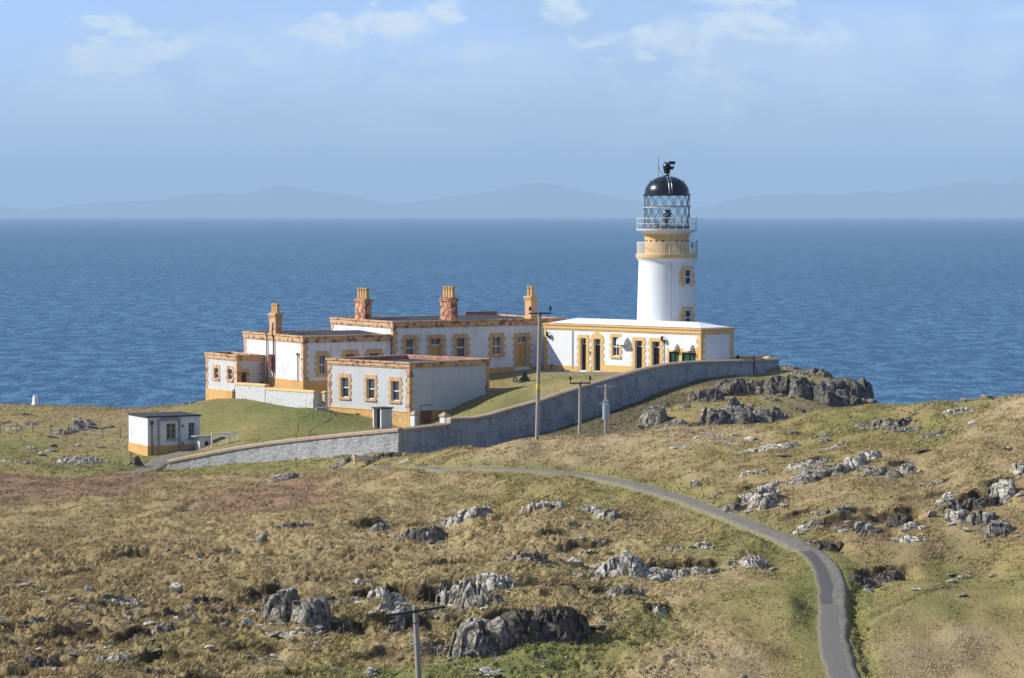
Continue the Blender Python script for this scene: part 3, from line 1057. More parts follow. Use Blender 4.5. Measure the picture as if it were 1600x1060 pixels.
def build_hills():
    sil = np.array([(-700, 315), (-300, 322), (-100, 318), (0, 322), (50, 330), (110, 321), (160, 316), (250, 313), (290, 304), (330, 302), (385, 303), (430, 289), (455, 292), (490, 299), (550, 305), (600, 318), (640, 318), (665, 313), (700, 308), (760, 301),
                    (800, 291), (832, 285), (850, 285), (880, 291), (930, 303), (985, 312), (1030, 324), (1075, 329), (1110, 321), (1160, 309), (1200, 305), (1260, 303), (1310, 306), (1345, 299), (1400, 302), (1440, 293), (1490, 286), (1530, 282), (1560, 289), (1600, 273), (1700, 262), (1900, 290), (2300, 310)], float)
    D0, depth = 50000.0, 5000.0
    px = np.linspace(-700, 2300, 700)
    top = np.interp(px, sil[:, 0], sil[:, 1])
    xs = (px - 800) / FPX * D0
    ztop = EYE + (LEVEL - top) / FPX * D0 + 6 * fbm2(px * .05, px * 0, 4, 71) + 4 * perlin2(px * .31, px * 0, 75)
    vs_ = np.linspace(-1, 1, 25)
    V = []
    for w in vs_:
        prof = (1 - abs(w)) ** .8
        y = D0 + w * depth
        zz = -90 + (ztop + 90) * prof * (1 + .10 * fbm2(px * .02, px * 0 + w * 5, 4, 77) * (1 - prof) * 3)
        V.append(np.stack([xs, np.full_like(xs, y), zz], 1))
    V = np.stack(V, 0).reshape(-1, 3)
    idx = np.arange(len(vs_) * len(px)).reshape(len(vs_), len(px))
    f = np.stack([idx[:-1, :-1], idx[:-1, 1:], idx[1:, 1:], idx[1:, :-1]], -1).reshape(-1, 4)
    m = simple('island_moor', (.19, .22, .24), .95, .3, .0006)
    o = np_mesh('hills', V, f, m)
    o['kind'] = 'structure'


build_hills()


def build_haze():
    mb = MB()
    mb.box(-60000, 60000, -26000, 57000, -92, 900)
    m = bpy.data.materials.new('sea_air')
    m.use_nodes = True
    t = NT(m.node_tree)
    out = t.n('ShaderNodeOutputMaterial')
    pv = t.n('ShaderNodeVolumePrincipled')
    pv.inputs['Color'].default_value = HAZE_COL
    pv.inputs['Density'].default_value = HAZE_DENSITY
    pv.inputs['Anisotropy'].default_value = 0.0
    t.l(pv.outputs[0], out.inputs['Volume'])
    o = mb.build('haze', m)
    o['kind'] = 'stuff'


HAZE_COL = (.57, .80, 1.0, 1)
HAZE_DENSITY = 6.0e-5
build_haze()

# ------------------------------------------------------------------ buildings
YAW = R(45)                         # the whole station stands on one grid: local x runs away to the right, local y away to the left
_ux, _uy = math.cos(YAW), math.sin(YAW)
YAWC = R(30)                        # the dwellings stand a little squarer to the viewer


def along(P, px, axis, yaw=YAW):
    """distance from ground point P along the local axis at which photo column px is met"""
    d = Vector((math.cos(yaw), math.sin(yaw))) if axis == 'x' else Vector((-math.sin(yaw), math.cos(yaw)))
    k = (px - 800) / FPX
    # P.x + s d.x = k (P.y + s d.y) * (cos correction is one for tiny pitch)
    k = k / ray(px, 450)[1]
    return (k * P[1] - P[0]) / (d.x - k * d.y)


def height_at(py, D):
    return at(800, py, D).z


class Face:
    """maps (s, z, d) on one wall of a building to local coordinates. A: plane y=0 facing -y, B: plane x=0 facing -x"""
    def __init__(s, kind):
        s.k = kind

    def p(s, a, z, d):
        return (a, d, z) if s.k == 'A' else (d, a, z)

    def box(s, mb, a0, a1, d0, d1, z0, z1):
        if s.k == 'A':
            mb.box(a0, a1, d0, d1, z0, z1)
        else:
            mb.box(d0, d1, a0, a1, z0, z1)


def wall_face(mb, face, L, z0, z1, ops, depth=.22, s_start=0.0):
    ss = sorted({s_start, L, *[o[0] for o in ops], *[o[1] for o in ops]})
    zs = sorted({z0, z1, *[o[2] for o in ops], *[o[3] for o in ops]})
    for a0, a1 in zip(ss[:-1], ss[1:]):
        for b0, b1 in zip(zs[:-1], zs[1:]):
            ca, cb = (a0 + a1) / 2, (b0 + b1) / 2
            if any(o[0] < ca < o[1] and o[2] < cb < o[3] for o in ops):
                continue
            q = [face.p(a0, b0, 0), face.p(a1, b0, 0), face.p(a1, b1, 0), face.p(a0, b1, 0)]
            mb.quad(*(q if face.k == 'A' else q[::-1]))
    for (a0, a1, b0, b1) in ops:
        for q in ([(a0, b0), (a1, b0)], [(a1, b0), (a1, b1)], [(a1, b1), (a0, b1)], [(a0, b1), (a0, b0)]):
            (p0, p1), (p2, p3) = q
            r = [face.p(p0, p1, 0), face.p(p0, p1, depth), face.p(p2, p3, depth), face.p(p2, p3, 0)]
            mb.quad(*(r if face.k == 'A' else r[::-1]))


def shell(mb, Lx, Ly, z0, z1, opsA=(), opsB=()):
    wall_face(mb, Face('A'), Lx, z0, z1, opsA)
    wall_face(mb, Face('B'), Ly, z0, z1, opsB)
    mb.quad((Lx, 0, z0), (Lx, Ly, z0), (Lx, Ly, z1), (Lx, 0, z1))
    mb.quad((Lx, Ly, z0), (0, Ly, z0), (0, Ly, z1), (Lx, Ly, z1))


def surround(parent, face, a0, a1, z0, z1, mat, sill=True, w=.24, tooth=.17, head=.30, course=.30, gable=False, to_ground=False):
    mb = MB()
    e = .006
    zb = z0
    n = max(2, round((z1 - zb) / course))
    h = (z1 - zb) / n
    for i in range(n):
        ww = w + (tooth if i % 2 == (n - 1) % 2 else 0)
        za, zc = zb + i * h, zb + (i + 1) * h
        pr = .045 if i % 2 else .04
        face.box(mb, a0 - ww, a0 + e, -pr, .02, za, zc)
        face.box(mb, a1 - e, a1 + ww, -pr, .02, za, zc)
    face.box(mb, a0 - w - .02, a1 + w + .02, -.05, .02, z1 - e, z1 + head)
    if gable:
        m = (a0 + a1) / 2
        for d0, d1 in ((-.05, .02),):
            pts = [(a0 - w - .02, z1 + head), (a1 + w + .02, z1 + head), (m, z1 + head + .38)]
            f = [face.p(a, z, d0) for a, z in pts]
            b = [face.p(a, z, d1) for a, z in pts]
            mb.quad(*f).quad(*b[::-1])
            for k in range(3):
                mb.quad(f[k], b[k], b[(k + 1) % 3], f[(k + 1) % 3])
    mb.build('surround', mat, parent)
    if sill:
        sb = MB()
        face.box(sb, a0 - w - .03, a1 + w + .03, -.11, .10, z0 - .16, z0 + .02)
        sb.build('sill', mat, parent)


def sash(root, face, a0, a1, z0, z1, smat, fmat=None, depth=.15, sill=True, cols=2, blinds=False, w=.24, tooth=.17, head=.30, label=None):
    """a sash window: frame (thing's part) > pane, surround, sill"""
    fmat = fmat or M['frame']
    f = .055
    mb = MB()
    d0, d1 = depth, depth + .06
    face.box(mb, a0, a0 + f, d0, d1, z0, z1)
    face.box(mb, a1 - f, a1, d0, d1, z0, z1)
    face.box(mb, a0 + f, a1 - f, d0, d1, z1 - f, z1)
    face.box(mb, a0 + f, a1 - f, d0 - .02, d1, z0, z0 + f * 1.6)
    zm = (z0 + z1) / 2
    face.box(mb, a0 + f, a1 - f, d0 - .01, d1 - .005, zm - .045, zm + .045)
    if cols == 2:
        am = (a0 + a1) / 2
        face.box(mb, am - .02, am + .02, d0 + .005, d1 - .01, z0 + f * 1.6, zm - .045)
        face.box(mb, am - .02, am + .02, d0 + .005, d1 - .01, zm + .045, z1 - f)
    o = mb.build('window', fmat, root)
    pb = MB()
    face.box(pb, a0 + f - .01, a1 - f + .01, d0 + .03, d0 + .045, z0 + .05, z1 - .03)
    pb.build('pane', M['glass'], o)
    if blinds:
        bb = MB()
        am = a0 + (a1 - a0) * .55
        face.box(bb, am, a1 - f - .02, d0 + .047, d0 + .052, z0 + .12, z1 - .06)
        bb.build('blind', M['frame'], o)
    surround(o, face, a0, a1, z0, z1, smat, sill, w, tooth, head)
    if label: o['label'] = label
    return o


def door(root, face, a0, a1, z0, z1, smat, dmat, transom=.55, depth=.2, gable=False, label=None, w=.26, tooth=.17, head=.30):
    mb = MB()
    zt = z1 - transom
    face.box(mb, a0, a1, depth, depth + .06, z0, zt)
    nz = 3
    for i in range(nz):                                  # raised panels
        za = z0 + .12 + i * (zt - z0 - .12) / nz
        zb = za + (zt - z0 - .12) / nz - .12
        for aa, ab in ((a0 + .1, (a0 + a1) / 2 - .04), ((a0 + a1) / 2 + .04, a1 - .1)):
            face.box(mb, aa, ab, depth - .025, depth + .01, za, zb)
    o = mb.build('door', dmat, root)
    if transom > 0:
        tb = MB()
        face.box(tb, a0, a1, depth - .01, depth + .05, zt, zt + .07)
        face.box(tb, a0, a0 + .06, depth - .01, depth + .05, zt + .07, z1)
        face.box(tb, a1 - .06, a1, depth - .01, depth + .05, zt + .07, z1)
        am = (a0 + a1) / 2
        face.box(tb, am - .02, am + .02, depth, depth + .04, zt + .07, z1)
        tb.build('transom_frame', M['frame'], o)
        gb = MB()
        face.box(gb, a0 + .05, a1 - .05, depth + .02, depth + .03, zt + .05, z1)
        gb.build('transom_pane', M['glass'], o)
    hb = MB()
    face.box(hb, a0 + .08, a0 + .13, depth - .09, depth - .02, z0 + .95, z0 + 1.10)
    hb.build('handle', M['dark_metal'], o)
    surround(o, face, a0, a1, z0, z1, smat, False, w, tooth, head, gable=gable)
    if label: o['label'] = label
    return o


def quoins(root, x, y, sx, sy, z0, z1, mat, long_=.62, short=.34, course=.34):
    """toothed corner stones; sx, sy = direction from the corner into the building"""
    mb = MB()
    n = max(2, round((z1 - z0) / course))
    h = (z1 - z0) / n
    for i in range(n):
        a, b = (long_, short) if i % 2 == 0 else (short, long_)
        p = .045 if i % 2 else .040
        mb.box(x - sx * p, x + sx * a, y - sy * p, y + sy * .02, z0 + i * h, z0 + (i + 1) * h)
        mb.box(x - sx * p, x + sx * .02, y + sy * .02, y + sy * b, z0 + i * h, z0 + (i + 1) * h)
    return mb.build('quoin_stones', mat, root)


def cornice(root, Lx, Ly, z1, mat, h=.45, out=.10, t=.38):
    """eaves band and coping standing up as a parapet; z1 = top"""
    mb = MB()
    mb.ring(-out, Lx + out, -out, Ly + out, t, z1 - h, z1 - .12)
    mb.ring(-out - .07, Lx + out + .07, -out - .07, Ly + out + .07, t + .12, z1 - .12, z1)
    mb.ring(-out + .04, Lx + out - .04, -out + .04, Ly + out - .04, .2, z1 - h - .10, z1 - h)
    return mb.build('cornice', mat, root)


def flat_roof(root, Lx, Ly, z1, mat, sink=.30, rise=.0, name='roof'):
    mb = MB()
    a, z = .27, z1 - sink
    if rise <= 0:
        mb.box(a, Lx - a, a, Ly - a, z - .12, z)
    else:
        m = min(Lx, Ly) / 2
        if Lx < Ly:
            r0, r1 = (Lx / 2, m, z + rise), (Lx / 2, Ly - m, z + rise)
        else:
            r0, r1 = (m, Ly / 2, z + rise), (Lx - m, Ly / 2, z + rise)
        c = [(a, a, z), (Lx - a, a, z), (Lx - a, Ly - a, z), (a, Ly - a, z)]
        if Lx < Ly:
            mb.quad(c[0], c[1], r0).quad(c[1], c[2], r1, r0).quad(c[2], c[3], r1).quad(c[3], c[0], r0, r1)
        else:
            mb.quad(c[0], c[1], r1, r0).quad(c[1], c[2], r1).quad(c[2], c[3], r0, r1).quad(c[3], c[0], r0)
    return mb.build(name, mat, root)


def chimney(root, cx, cy, wx, wy, z0, z1, npots, smat, axis='y', pot_h=.85, label=None):
    mb = MB()
    mb.box(cx - wx / 2, cx + wx / 2, cy - wy / 2, cy + wy / 2, z0, z1 - .34)
    mb.box(cx - wx / 2 - .06, cx + wx / 2 + .06, cy - wy / 2 - .06, cy + wy / 2 + .06, z0 + .003, z0 + .55)
    mb.box(cx - wx / 2 - .07, cx + wx / 2 + .07, cy - wy / 2 - .07, cy + wy / 2 + .07, z1 - .34, z1 - .20)
    mb.box(cx - wx / 2 - .13, cx + wx / 2 + .13, cy - wy / 2 - .13, cy + wy / 2 + .13, z1 - .20, z1 - .07)
    mb.box(cx - wx / 2 - .02, cx + wx / 2 + .02, cy - wy / 2 - .02, cy + wy / 2 + .02, z1 - .07, z1)
    o = mb.build('chimney', smat, root, bevel=.012)
    L = wy if axis == 'y' else wx
    for i in range(npots):
        u = (i + .5) / npots * L - L / 2
        px, py = (cx, cy + u) if axis == 'y' else (cx + u, cy)
        pm = MB()
        r = min(.185, L / npots / 2 * .80)
        pm.lathe([(r * 1.12, 0), (r * 1.12, .1), (r, .14), (r * .92, pot_h * .8), (r * 1.12, pot_h * .84), (r * 1.15, pot_h * .93), (r * 1.02, pot_h), (r * .72, pot_h), (r * .7, pot_h - .25)], 14)
        p = pm.build('chimney_pot', M['pot'], o, smooth=True)
        p.location = (px, py, z1 - .02)
    if label: o['label'] = label
    return o


def pipe(root, pts, r=.045, mat=None, name='downpipe'):
    return MB().path(pts, r, 8).build(name, mat or M['rust_pipe'], root, smooth=True)


A_, B_ = Face('A'), Face('B')

# ---- the lower, nearer store: bright gable of three sash windows, blank shaded long wall
def build_store():
    P = at(640, 668, 247)
    root = tag(empty('store_building', P, YAW), 'squat white store with three sash windows standing just inside the perimeter wall', 'building')
    Ly, Lx = along(P, 512.5, 'y'), along(P, 763.5, 'x')
    H = height_at(566.5, 247) - P.z
    zb = -1.2
    zp = height_at(645, 247) - P.z                     # top of the ochre base
    ops = []
    for c, w in ((617.5, 10.5), (579.0, 10.0), (538.5, 10.0)):
        y0, y1 = along(P, c + w / 2 + 1, 'y'), along(P, c - w / 2 - 1, 'y')
        D = P.y + y0 * _uy
        ops.append((y0, y1, height_at({617.5: 627.5, 579.0: 624.5, 538.5: 622}[c], D) - P.z, height_at({617.5: 596, 579.0: 592.5, 538.5: 590.5}[c], D) - P.z))
    mb = MB()
    shell(mb, Lx, Ly, zb, H - .4, (), ops)
    mb.build('wall', M['white_dull'], root)
    for o in ops:
        sash(root, B_, *o, M['ochre_mild'], M['frame'], .16, True, 1, True, w=.22, tooth=.14, head=.34)
    pb = MB()
    pb.ring(-.06, Lx + .06, -.06, Ly + .06, .08, zb, zp)
    pb.ring(-.09, Lx + .09, -.09, Ly + .09, .11, zp, zp + .06)
    pb.build('plinth', M['plinth'], root)
    for (x, y, sx, sy) in ((0, 0, 1, 1), (Lx, 0, -1, 1), (0, Ly, 1, -1)):
        quoins(root, x, y, sx, sy, zp + .06, H - .55, M['ochre'], .42, .26)
    cornice(root, Lx, Ly, H, M['ochre'], .42)
    flat_roof(root, Lx, Ly, H, M['roof_dark'], .34)
    lb = MB()
    lb.box(Lx - .34, Lx - .30, .4, Ly - .4, H - .33, H - .02)
    lb.box(.5, Lx - .36, Ly - .34, Ly - .30, H - .33, H - .02)
    lb.build('parapet_lining', M['roof_red'], root)
    return P, Lx, Ly, H


STORE = build_store()


# ---- the main cottage block
def alc(P, px, axis):
    return along(P, px, axis, YAWC)


_cx, _cy = math.cos(YAWC), math.sin(YAWC)


def build_cottage():
    P = at(614.5, 600, 262)
    P.z = 28.6
    root = tag(empty('cottage', P, YAWC), 'long flat-roofed white cottage with three ochre chimneys and two yellow doors', 'building')
    Ly, Lx = alc(P, 518, 'y'), alc(P, 882, 'x')
    H = height_at(502.5, 262) - P.z
    zg = height_at(577.5, P.y + 8) - P.z              # ground level in front
    zb = -1.5

    def span(x0, x1):
        return alc(P, x0, 'x'), alc(P, x1, 'x')
    wins, doors = [], []
    for x0, x1, yt, ybot in ((634, 647.5, 530, 558), (713.5, 727.5, 528, 558.5), (769.5, 783, 527, 555.5)):
        a, b = span(x0, x1)
        D = P.y + a * _cy
        wins.append((a, b, height_at(ybot, D) - P.z, height_at(yt, D) - P.z))
    for x0, x1, yt, ybot in ((673, 690, 529.5, 581.5), (808.5, 823.5, 526.5, 573.5)):
        a, b = span(x0, x1)
        D = P.y + a * _cy
        doors.append((a, b, height_at(ybot, D) - P.z, height_at(yt, D) - P.z))
    mb = MB()
    shell(mb, Lx, Ly, zb, H - .4, wins + doors, ())
    mb.build('wall', M['white_worn'], root)
    for i, o in enumerate(wins):
        sash(root, A_, *o, M['ochre_mild'], M['frame'], .17, True, 2 if i == 2 else 1, i < 2, w=.27, tooth=.2, head=.36)
    for o in doors:
        door(root, A_, *o, M['ochre_mild'], M['door_yellow'], .6, .24, w=.27, tooth=.2, head=.34)
    pb = MB()
    lo = 0.0
    segs = sorted((d[0], d[1]) for d in doors)
    cur = -.06
    for a, b in segs + [(Lx + .34, None)]:
        MB().box(cur, a - .28, -.06, .05, zb, zg + .32).build('plinth', M['plinth_plain'], root)
        cur = (b or 0) + .28
    cornice(root, Lx, Ly, H, M['ochre'], .50)
    flat_roof(root, Lx, Ly, H, M['roof_dark'], .12, .32)
    for (x, y, sx, sy) in ((0, Ly, 1, -1), (0, 0, 1, 1), (Lx, 0, -1, 1)):
        quoins(root, x, y, sx, sy, zb + .5, H - .62, M['ochre'], .45, .28)
    # chimneys: gable, middle, far end
    def off(lx, ly):
        return Vector((P.x + lx * _cx - ly * _cy, P.y + lx * _cy + ly * _cx, 0))
    c1 = alc(off(.55, 0), 567.5, 'y')
    chimney(root, .55, c1, .66, 1.95, H - .5, H + height_at(470, 266) - height_at(500, 266) + .1, 4, M['brick_stack'], 'y', 1.0)
    cx = alc(off(0, 1.6), 701.5, 'x')
    D = P.y + (cx + 1) * _cy
    chimney(root, cx, 1.6, .66, 1.95, H - .4, H + height_at(467.5, D) - height_at(499, D) + .2, 4, M['brick_stack'], 'y', 1.0)
    cx = alc(off(0, 1.4), 829.5, 'x')
    D = P.y + (cx + 1) * _cy
    chimney(root, cx, 1.4, .6, 1.1, H - .4, H + height_at(466, D) - height_at(497, D) + .2, 2, M['ochre_mild'], 'y', .9)
    rb = MB()
    rb.box(Lx * .78, Lx - .4, Ly - .5, Ly - .42, H - .1, H + .28)
    rb.build('roof_upstand', M['roof_red'], root)
    return P, Lx, Ly, H


COT = build_cottage()


# ---- the lower west wing
def build_wing():
    Pc, cLx, cLy, cH = COT
    s_ = alc(Pc, 475, 'x')
    P = Vector((Pc.x + s_ * _cx - .16 * _cy, Pc.y + s_ * _cy + .16 * _cx, 27.6))
    root = tag(empty('cottage_wing', P, YAWC), 'lower white wing joined to the long cottage, single thin chimney on its gable', 'building')
    Ly = alc(P, 381.5, 'y')
    # runs to the gable of the main block
    Lx = (Vector((Pc.x, Pc.y)) - Vector((P.x, P.y))).dot(Vector((_cx, _cy))) - .16
    H = height_at(525.5, P.y) - P.z
    zb = -2.0
    wins = []
    for x0, x1, yt, ybot in ((498.5, 509, 555.5, 586), (540, 554.5, 553.5, 584), (577, 592, 552, 583)):
        a, b = alc(P, x0, 'x'), alc(P, x1, 'x')
        D = P.y + a * _cy
        wins.append((a, b, height_at(ybot, D) - P.z, height_at(yt, D) - P.z))
    mb = MB()
    shell(mb, Lx, Ly, zb, H - .4, wins, ())
    mb.build('wall', M['white_worn'], root)
    for i, o in enumerate(wins):
        sash(root, A_, *o, M['ochre_mild'], M['frame'] if i == 0 else M['frame_old'], .17, True, 2, False, w=.27, tooth=.2, head=.36)
    pb = MB()
    pb.ring(-.06, Lx + .02, -.06, Ly + .06, .08, zb, .95)
    pb.build('plinth', M['plinth_plain'], root)
    mb = MB()
    # cornice stops against the main block
    for z0, z1, o_, t in ((H - .5, H - .12, .1, .38), (H - .12, H, .17, .5), (H - .6, H - .5, .06, .2)):
        mb.box(-o_, Lx, -o_, -o_ + t, z0, z1)
        mb.box(-o_, -o_ + t, -o_ + t, Ly + o_ - t, z0, z1)
        mb.box(-o_, Lx, Ly + o_ - t, Ly + o_, z0, z1)
    mb.build('cornice', M['ochre'], root)
    mb = MB()
    a, z, r = .3, H - .12, .28
    mb.quad((a, a, z), (Lx, a, z), (Lx, Ly / 2, z + r), (Ly / 2, Ly / 2, z + r)).quad((Lx, Ly - a, z), (a, Ly - a, z), (Ly / 2, Ly / 2, z + r), (Lx, Ly / 2, z + r)).quad((a, Ly - a, z), (a, a, z), (Ly / 2, Ly / 2, z + r))
    mb.build('roof', M['roof_dark'], root)
    quoins(root, 0, 0, 1, 1, .95, H - .62, M['ochre'], .45, .28)
    quoins(root, 0, Ly, 1, -1, .95, H - .62, M['ochre'], .45, .28)
    c = alc(Vector((P.x + .42 * _cx, P.y + .42 * _cy, 0)), 430.5, 'y')
    chimney(root, .42, c, .62, 1.25, H - .5, H + height_at(495, 258) - height_at(525, 258) + .15, 3, M['ochre_mild'], 'y', .85)
    # two rusty soil pipes climbing the gable to the chimney
    y1, y2 = alc(P, 418.5, 'y'), alc(P, 429, 'y')
    pipe(root, [(-.12, y1, .3), (-.12, y1, H - .15), (-.24, y1, H + .1)], .06)
    pipe(root, [(-.12, y2, .3), (-.12, y2, H - .5), (-.26, y2, H + .15), (-.18, y2 - .05, H + 1.0)], .07)
    bx = MB()
    bx.box(-.32, -.02, y2 + .05, y2 + .75, 1.6, 3.0)
    bx.build('cistern_box', M['rust'], root)
    y3 = alc(P, 466.5, 'y')
    pipe(root, [(-.10, y3, .9), (-.10, y3, H - 1.75)], .05)
    hp = MB()
    hp.lathe([(.06, 0), (.13, .22), (.15, .3), (.05, .3)], 10)
    h = hp.build('hopper_head', M['ochre_mild'], root, smooth=True)
    h.location = (-.14, y3, H - 1.78)
    return P, Lx, Ly, H


WING = build_wing()


# ---- the wash-house at the west end
def build_annex():
    W, wLx, wLy, wH = WING
    # corner nearest the viewer: in front of the gable plane, at photo column 370; the far end of its wall meets the gable at 413
    t_ = alc(W, 413, 'y')
    E = Vector((W.x - _cy * t_, W.y + _cx * t_, 0))
    s_ = alc(E, 370, 'x')
    P = Vector((E.x + s_ * _cx, E.y + s_ * _cy, 0))
    P.z = height_at(633, P.y)
    root = tag(empty('wash_house', P, YAWC), 'little flat-roofed wash-house with two narrow windows on a tall ochre base', 'building')
    Ly = alc(P, 322, 'y')
    Lx = -s_ - .07
    H = height_at(555.5, P.y) - P.z
    zp = height_at(612.5, P.y) - P.z
    zb = -1.4
    opsB = []
    for x0, x1, yt, yb in ((356, 362.5, 578, 594.5), (334.5, 341, 577, 593.5)):
        a, b = alc(P, x1, 'y'), alc(P, x0, 'y')
        D = P.y + a * _cy
        opsB.append((a, b, height_at(yb, D) - P.z, height_at(yt, D) - P.z))
    a, b = alc(P, 371.8, 'x'), alc(P, 377.5, 'x')
    opA = (max(a, .32), max(b, .9), .9, 2.85)
    mb = MB()
    shell(mb, Lx, Ly, zb, H - .4, [opA], opsB)
    mb.build('wall', M['white_dull'], root)
    for i, o in enumerate(opsB):
        sash(root, B_, *o, M['ochre'], M['frame_old'], .14, True, 1, False, w=.24, tooth=.14, head=.3)
    door(root, A_, *opA, M['ochre'], M['rust'], 0, .16, w=.2, tooth=.1, head=.3)
    pb = MB()
    pb.ring(-.06, Lx, -.06, Ly + .06, .08, zb, zp)
    pb.build('plinth', M['plinth_plain'], root)
    for (x, y, sx, sy) in ((0, 0, 1, 1), (0, Ly, 1, -1), (Lx, 0, -1, 1)):
        quoins(root, x, y, sx, sy, zp, H - .5, M['ochre'], .40, .24)
    cornice(root, Lx, Ly, H, M['ochre'], .42, .09)
    flat_roof(root, Lx, Ly, H, M['roof_dark'], .2)
    pp = alc(P, 369, 'y')
    pipe(root, [(-.12, .35, zb + .5), (-.12, .35, zp + .25)], .07, M['rust'], 'waste_pipe')
    pipe(root, [(-.1, .75, zb + .5), (-.1, .75, zp + .1)], .04, M['rust'], 'overflow_pipe')
    return P, Lx, Ly, H


ANX = build_annex()


# ---- engine house at the foot of the tower
def build_engine():
    P = at(1095, 592, 255)
    root = tag(empty('engine_house', P, YAW), 'bright white engine house trimmed in fresh ochre below the lighthouse tower', 'building')
    Ly, Lx = along(P, 851, 'y'), along(P, 1145.5, 'x')
    H = height_at(514, 255) - P.z
    zb = -1.2

    def yy(px):
        return along(P, px, 'y')

    def zz(py, y):
        return height_at(py, P.y + y * _uy) - P.z
    drs, ops = [], []
    for x0, x1, yt, ybot, g in ((907, 916.2, 528.5, 578.5, 0), (928, 938.6, 529.5, 579.5, 1), (992.5, 1004, 532.3, 582, 0), (1019, 1031.5, 533.5, 584, 0)):
        a, b = yy(x1), yy(x0)
        drs.append(((a, b, zz(ybot, b), zz(yt, b)), g))
        ops.append(drs[-1][0])
    wa, wb = yy(967.8), yy(957.2)
    win = (wa, wb, zz(557, wb), zz(526.5, wb))
    ops.append(win)
    gar = []
    for x0, x1, yt, ybot in ((1046, 1061.5, 549.5, 592), (1066, 1088, 551, 593)):
        a, b = yy(x1), yy(x0)
        gar.append((a, b, zz(ybot, b), zz(yt, b)))
        ops.append(gar[-1])
    mb = MB()
    shell(mb, Lx, Ly, zb, H - .4, (), ops)
    mb.build('wall', M['white'], root)
    for o, g in drs:
        door(root, B_, *o, M['yellow'], M['door_dark'], .55, .32, gable=bool(g), w=.27, tooth=.15, head=.30)
    sash(root, B_, *win, M['yellow'], M['frame'], .07, True, 2, False, w=.20, tooth=.13, head=.28)
    for (a, b, z0, z1) in gar:
        g = MB()
        n = 8
        for i in range(n):
            y0 = a + (b - a) * i / n
            g.box(.10 + (.012 if i % 2 else 0), .16, y0, a + (b - a) * (i + 1) / n, z0, z1)
        o = g.build('shutter_door', M['green'], root)
        fb = MB()
        fb.box(.04, .17, a, a + .09, z0, z1)
        fb.box(.04, .17, b - .09, b, z0, z1)
        fb.box(.04, .17, a + .09, b - .09, z1 - .1, z1)
        fb.box(.05, .165, (a + b) / 2 - .03, (a + b) / 2 + .03, z0, z1 - .1)
        fb.build('shutter_frame', M['black'], o)
    # one ochre band frames both green doors
    a0, b1 = gar[1][0], gar[0][1]
    z1 = max(gar[0][3], gar[1][3])
    sb = MB()
    sb.box(-.05, .02, a0 - .3, b1 + .22, z1 - .006, z1 + .32)
    sb.box(-.045, .02, gar[1][1] - .004, gar[0][0] + .004, zb, z1 - .006)
    n = 9
    for i in range(n):
        za, zc = zb + (z1 - zb) * i / n, zb + (z1 - zb) * (i + 1) / n
        sb.box(-.045, .02, b1 - .004, b1 + (.36 if i % 2 else .2), za, zc)
        sb.box(-.045, .02, a0 - .28, a0 + .004, za, zc)
    sb.build('door_band', M['yellow'], root)
    # plinth between the doors
    pb = MB()
    cur = Ly + .06
    for o, g in sorted(drs, key=lambda q: -q[0][1]):
        zt = zz(572.5, o[1])
        MB().box(-.06, .03, o[1] + .27, cur, zb, zt).build('plinth', M['yellow'], root)
        cur = o[0] - .27
    MB().box(-.06, .03, b1 + .37, cur, zb, zz(580, b1)).build('plinth', M['yellow'], root)
    quoins(root, 0, Ly, 1, -1, zb + .6, H - .55, M['yellow'], .4, .26)
    quoins(root, 0, 0, 1, 1, zb + .6, H - .55, M['yellow'], .52, .30)
    quoins(root, Lx, 0, -1, 1, zb + .6, H - .55, M['yellow'], .42, .24)
    cornice(root, Lx, Ly, H, M['yellow'], .42, .09)
    flat_roof(root, Lx, Ly, H + .04, M['roof_white'], .0, .42)
    # round-backed ventilation hoods
    def hood(y0, y1, z, h, dpt, mat=M['white']):
        g = MB()
        n = 7
        arc = [(-dpt * math.cos(k / n * math.pi / 2) , h * math.sin(k / n * math.pi / 2)) for k in range(n + 1)]
        for k in range(n):
            (x0, h0), (x1, h1) = arc[k], arc[k + 1]
            g.quad((x0, y0, z + h0), (x0, y1, z + h0), (x1, y1, z + h1), (x1, y0, z + h1))
        for y in (y0, y1):
            g.quad(*[(x, y, z + hh) for x, hh in arc], (-.0, y, z))
        return g.build('vent_hood', mat, root, smooth=True)
    hood(yy(981.5), yy(969.5), zz(538.5, yy(975)), .62, .55)
    hood(yy(1059), yy(1051), zz(547.5, yy(1055)), .56, .42)
    hood(yy(1083), yy(1074), zz(548.5, yy(1078)), .56, .42)
    # wall lamps, cable conduit, downpipe
    for px, py in ((858.5, 520), (1038, 527)):
        y = yy(px)
        g = MB()
        z = zz(py, y)
        g.tube((-.02, y, z), (-.30, y, z + .05), .03)
        g.lathe([(.10, z - .32), (.13, z - .1), (.11, z + .02), (.04, z + .1)], 12, -.3, y)
        g.box(-.10, -.003, y - .1, y + .1, z - .5, z - .22)
        g.build('wall_lamp', M['dark_metal'], root, smooth=False)
    y = yy(1038.3)
    pipe(root, [(-.05, y, .2), (-.05, y, zz(533, y))], .03, M['grey_metal'], 'conduit')
    y = yy(895)
    pipe(root, [(-.06, y, zz(576, y)), (-.06, y, zz(517, y))], .035, M['grey_metal'])
    y = yy(864.5)
    pipe(root, [(-.3, y, zz(577, y)), (-.3, y, zz(570, y)), (-.06, y, zz(570, y))], .05, M['rust'], 'standpipe')
    y = yy(922)
    MB().box(-.1, -.002, y - .12, y + .12, zz(553, y), zz(548.5, y)).build('sign_plate', M['grey_metal'], root)
    return P, Lx, Ly, H


ENG = build_engine()


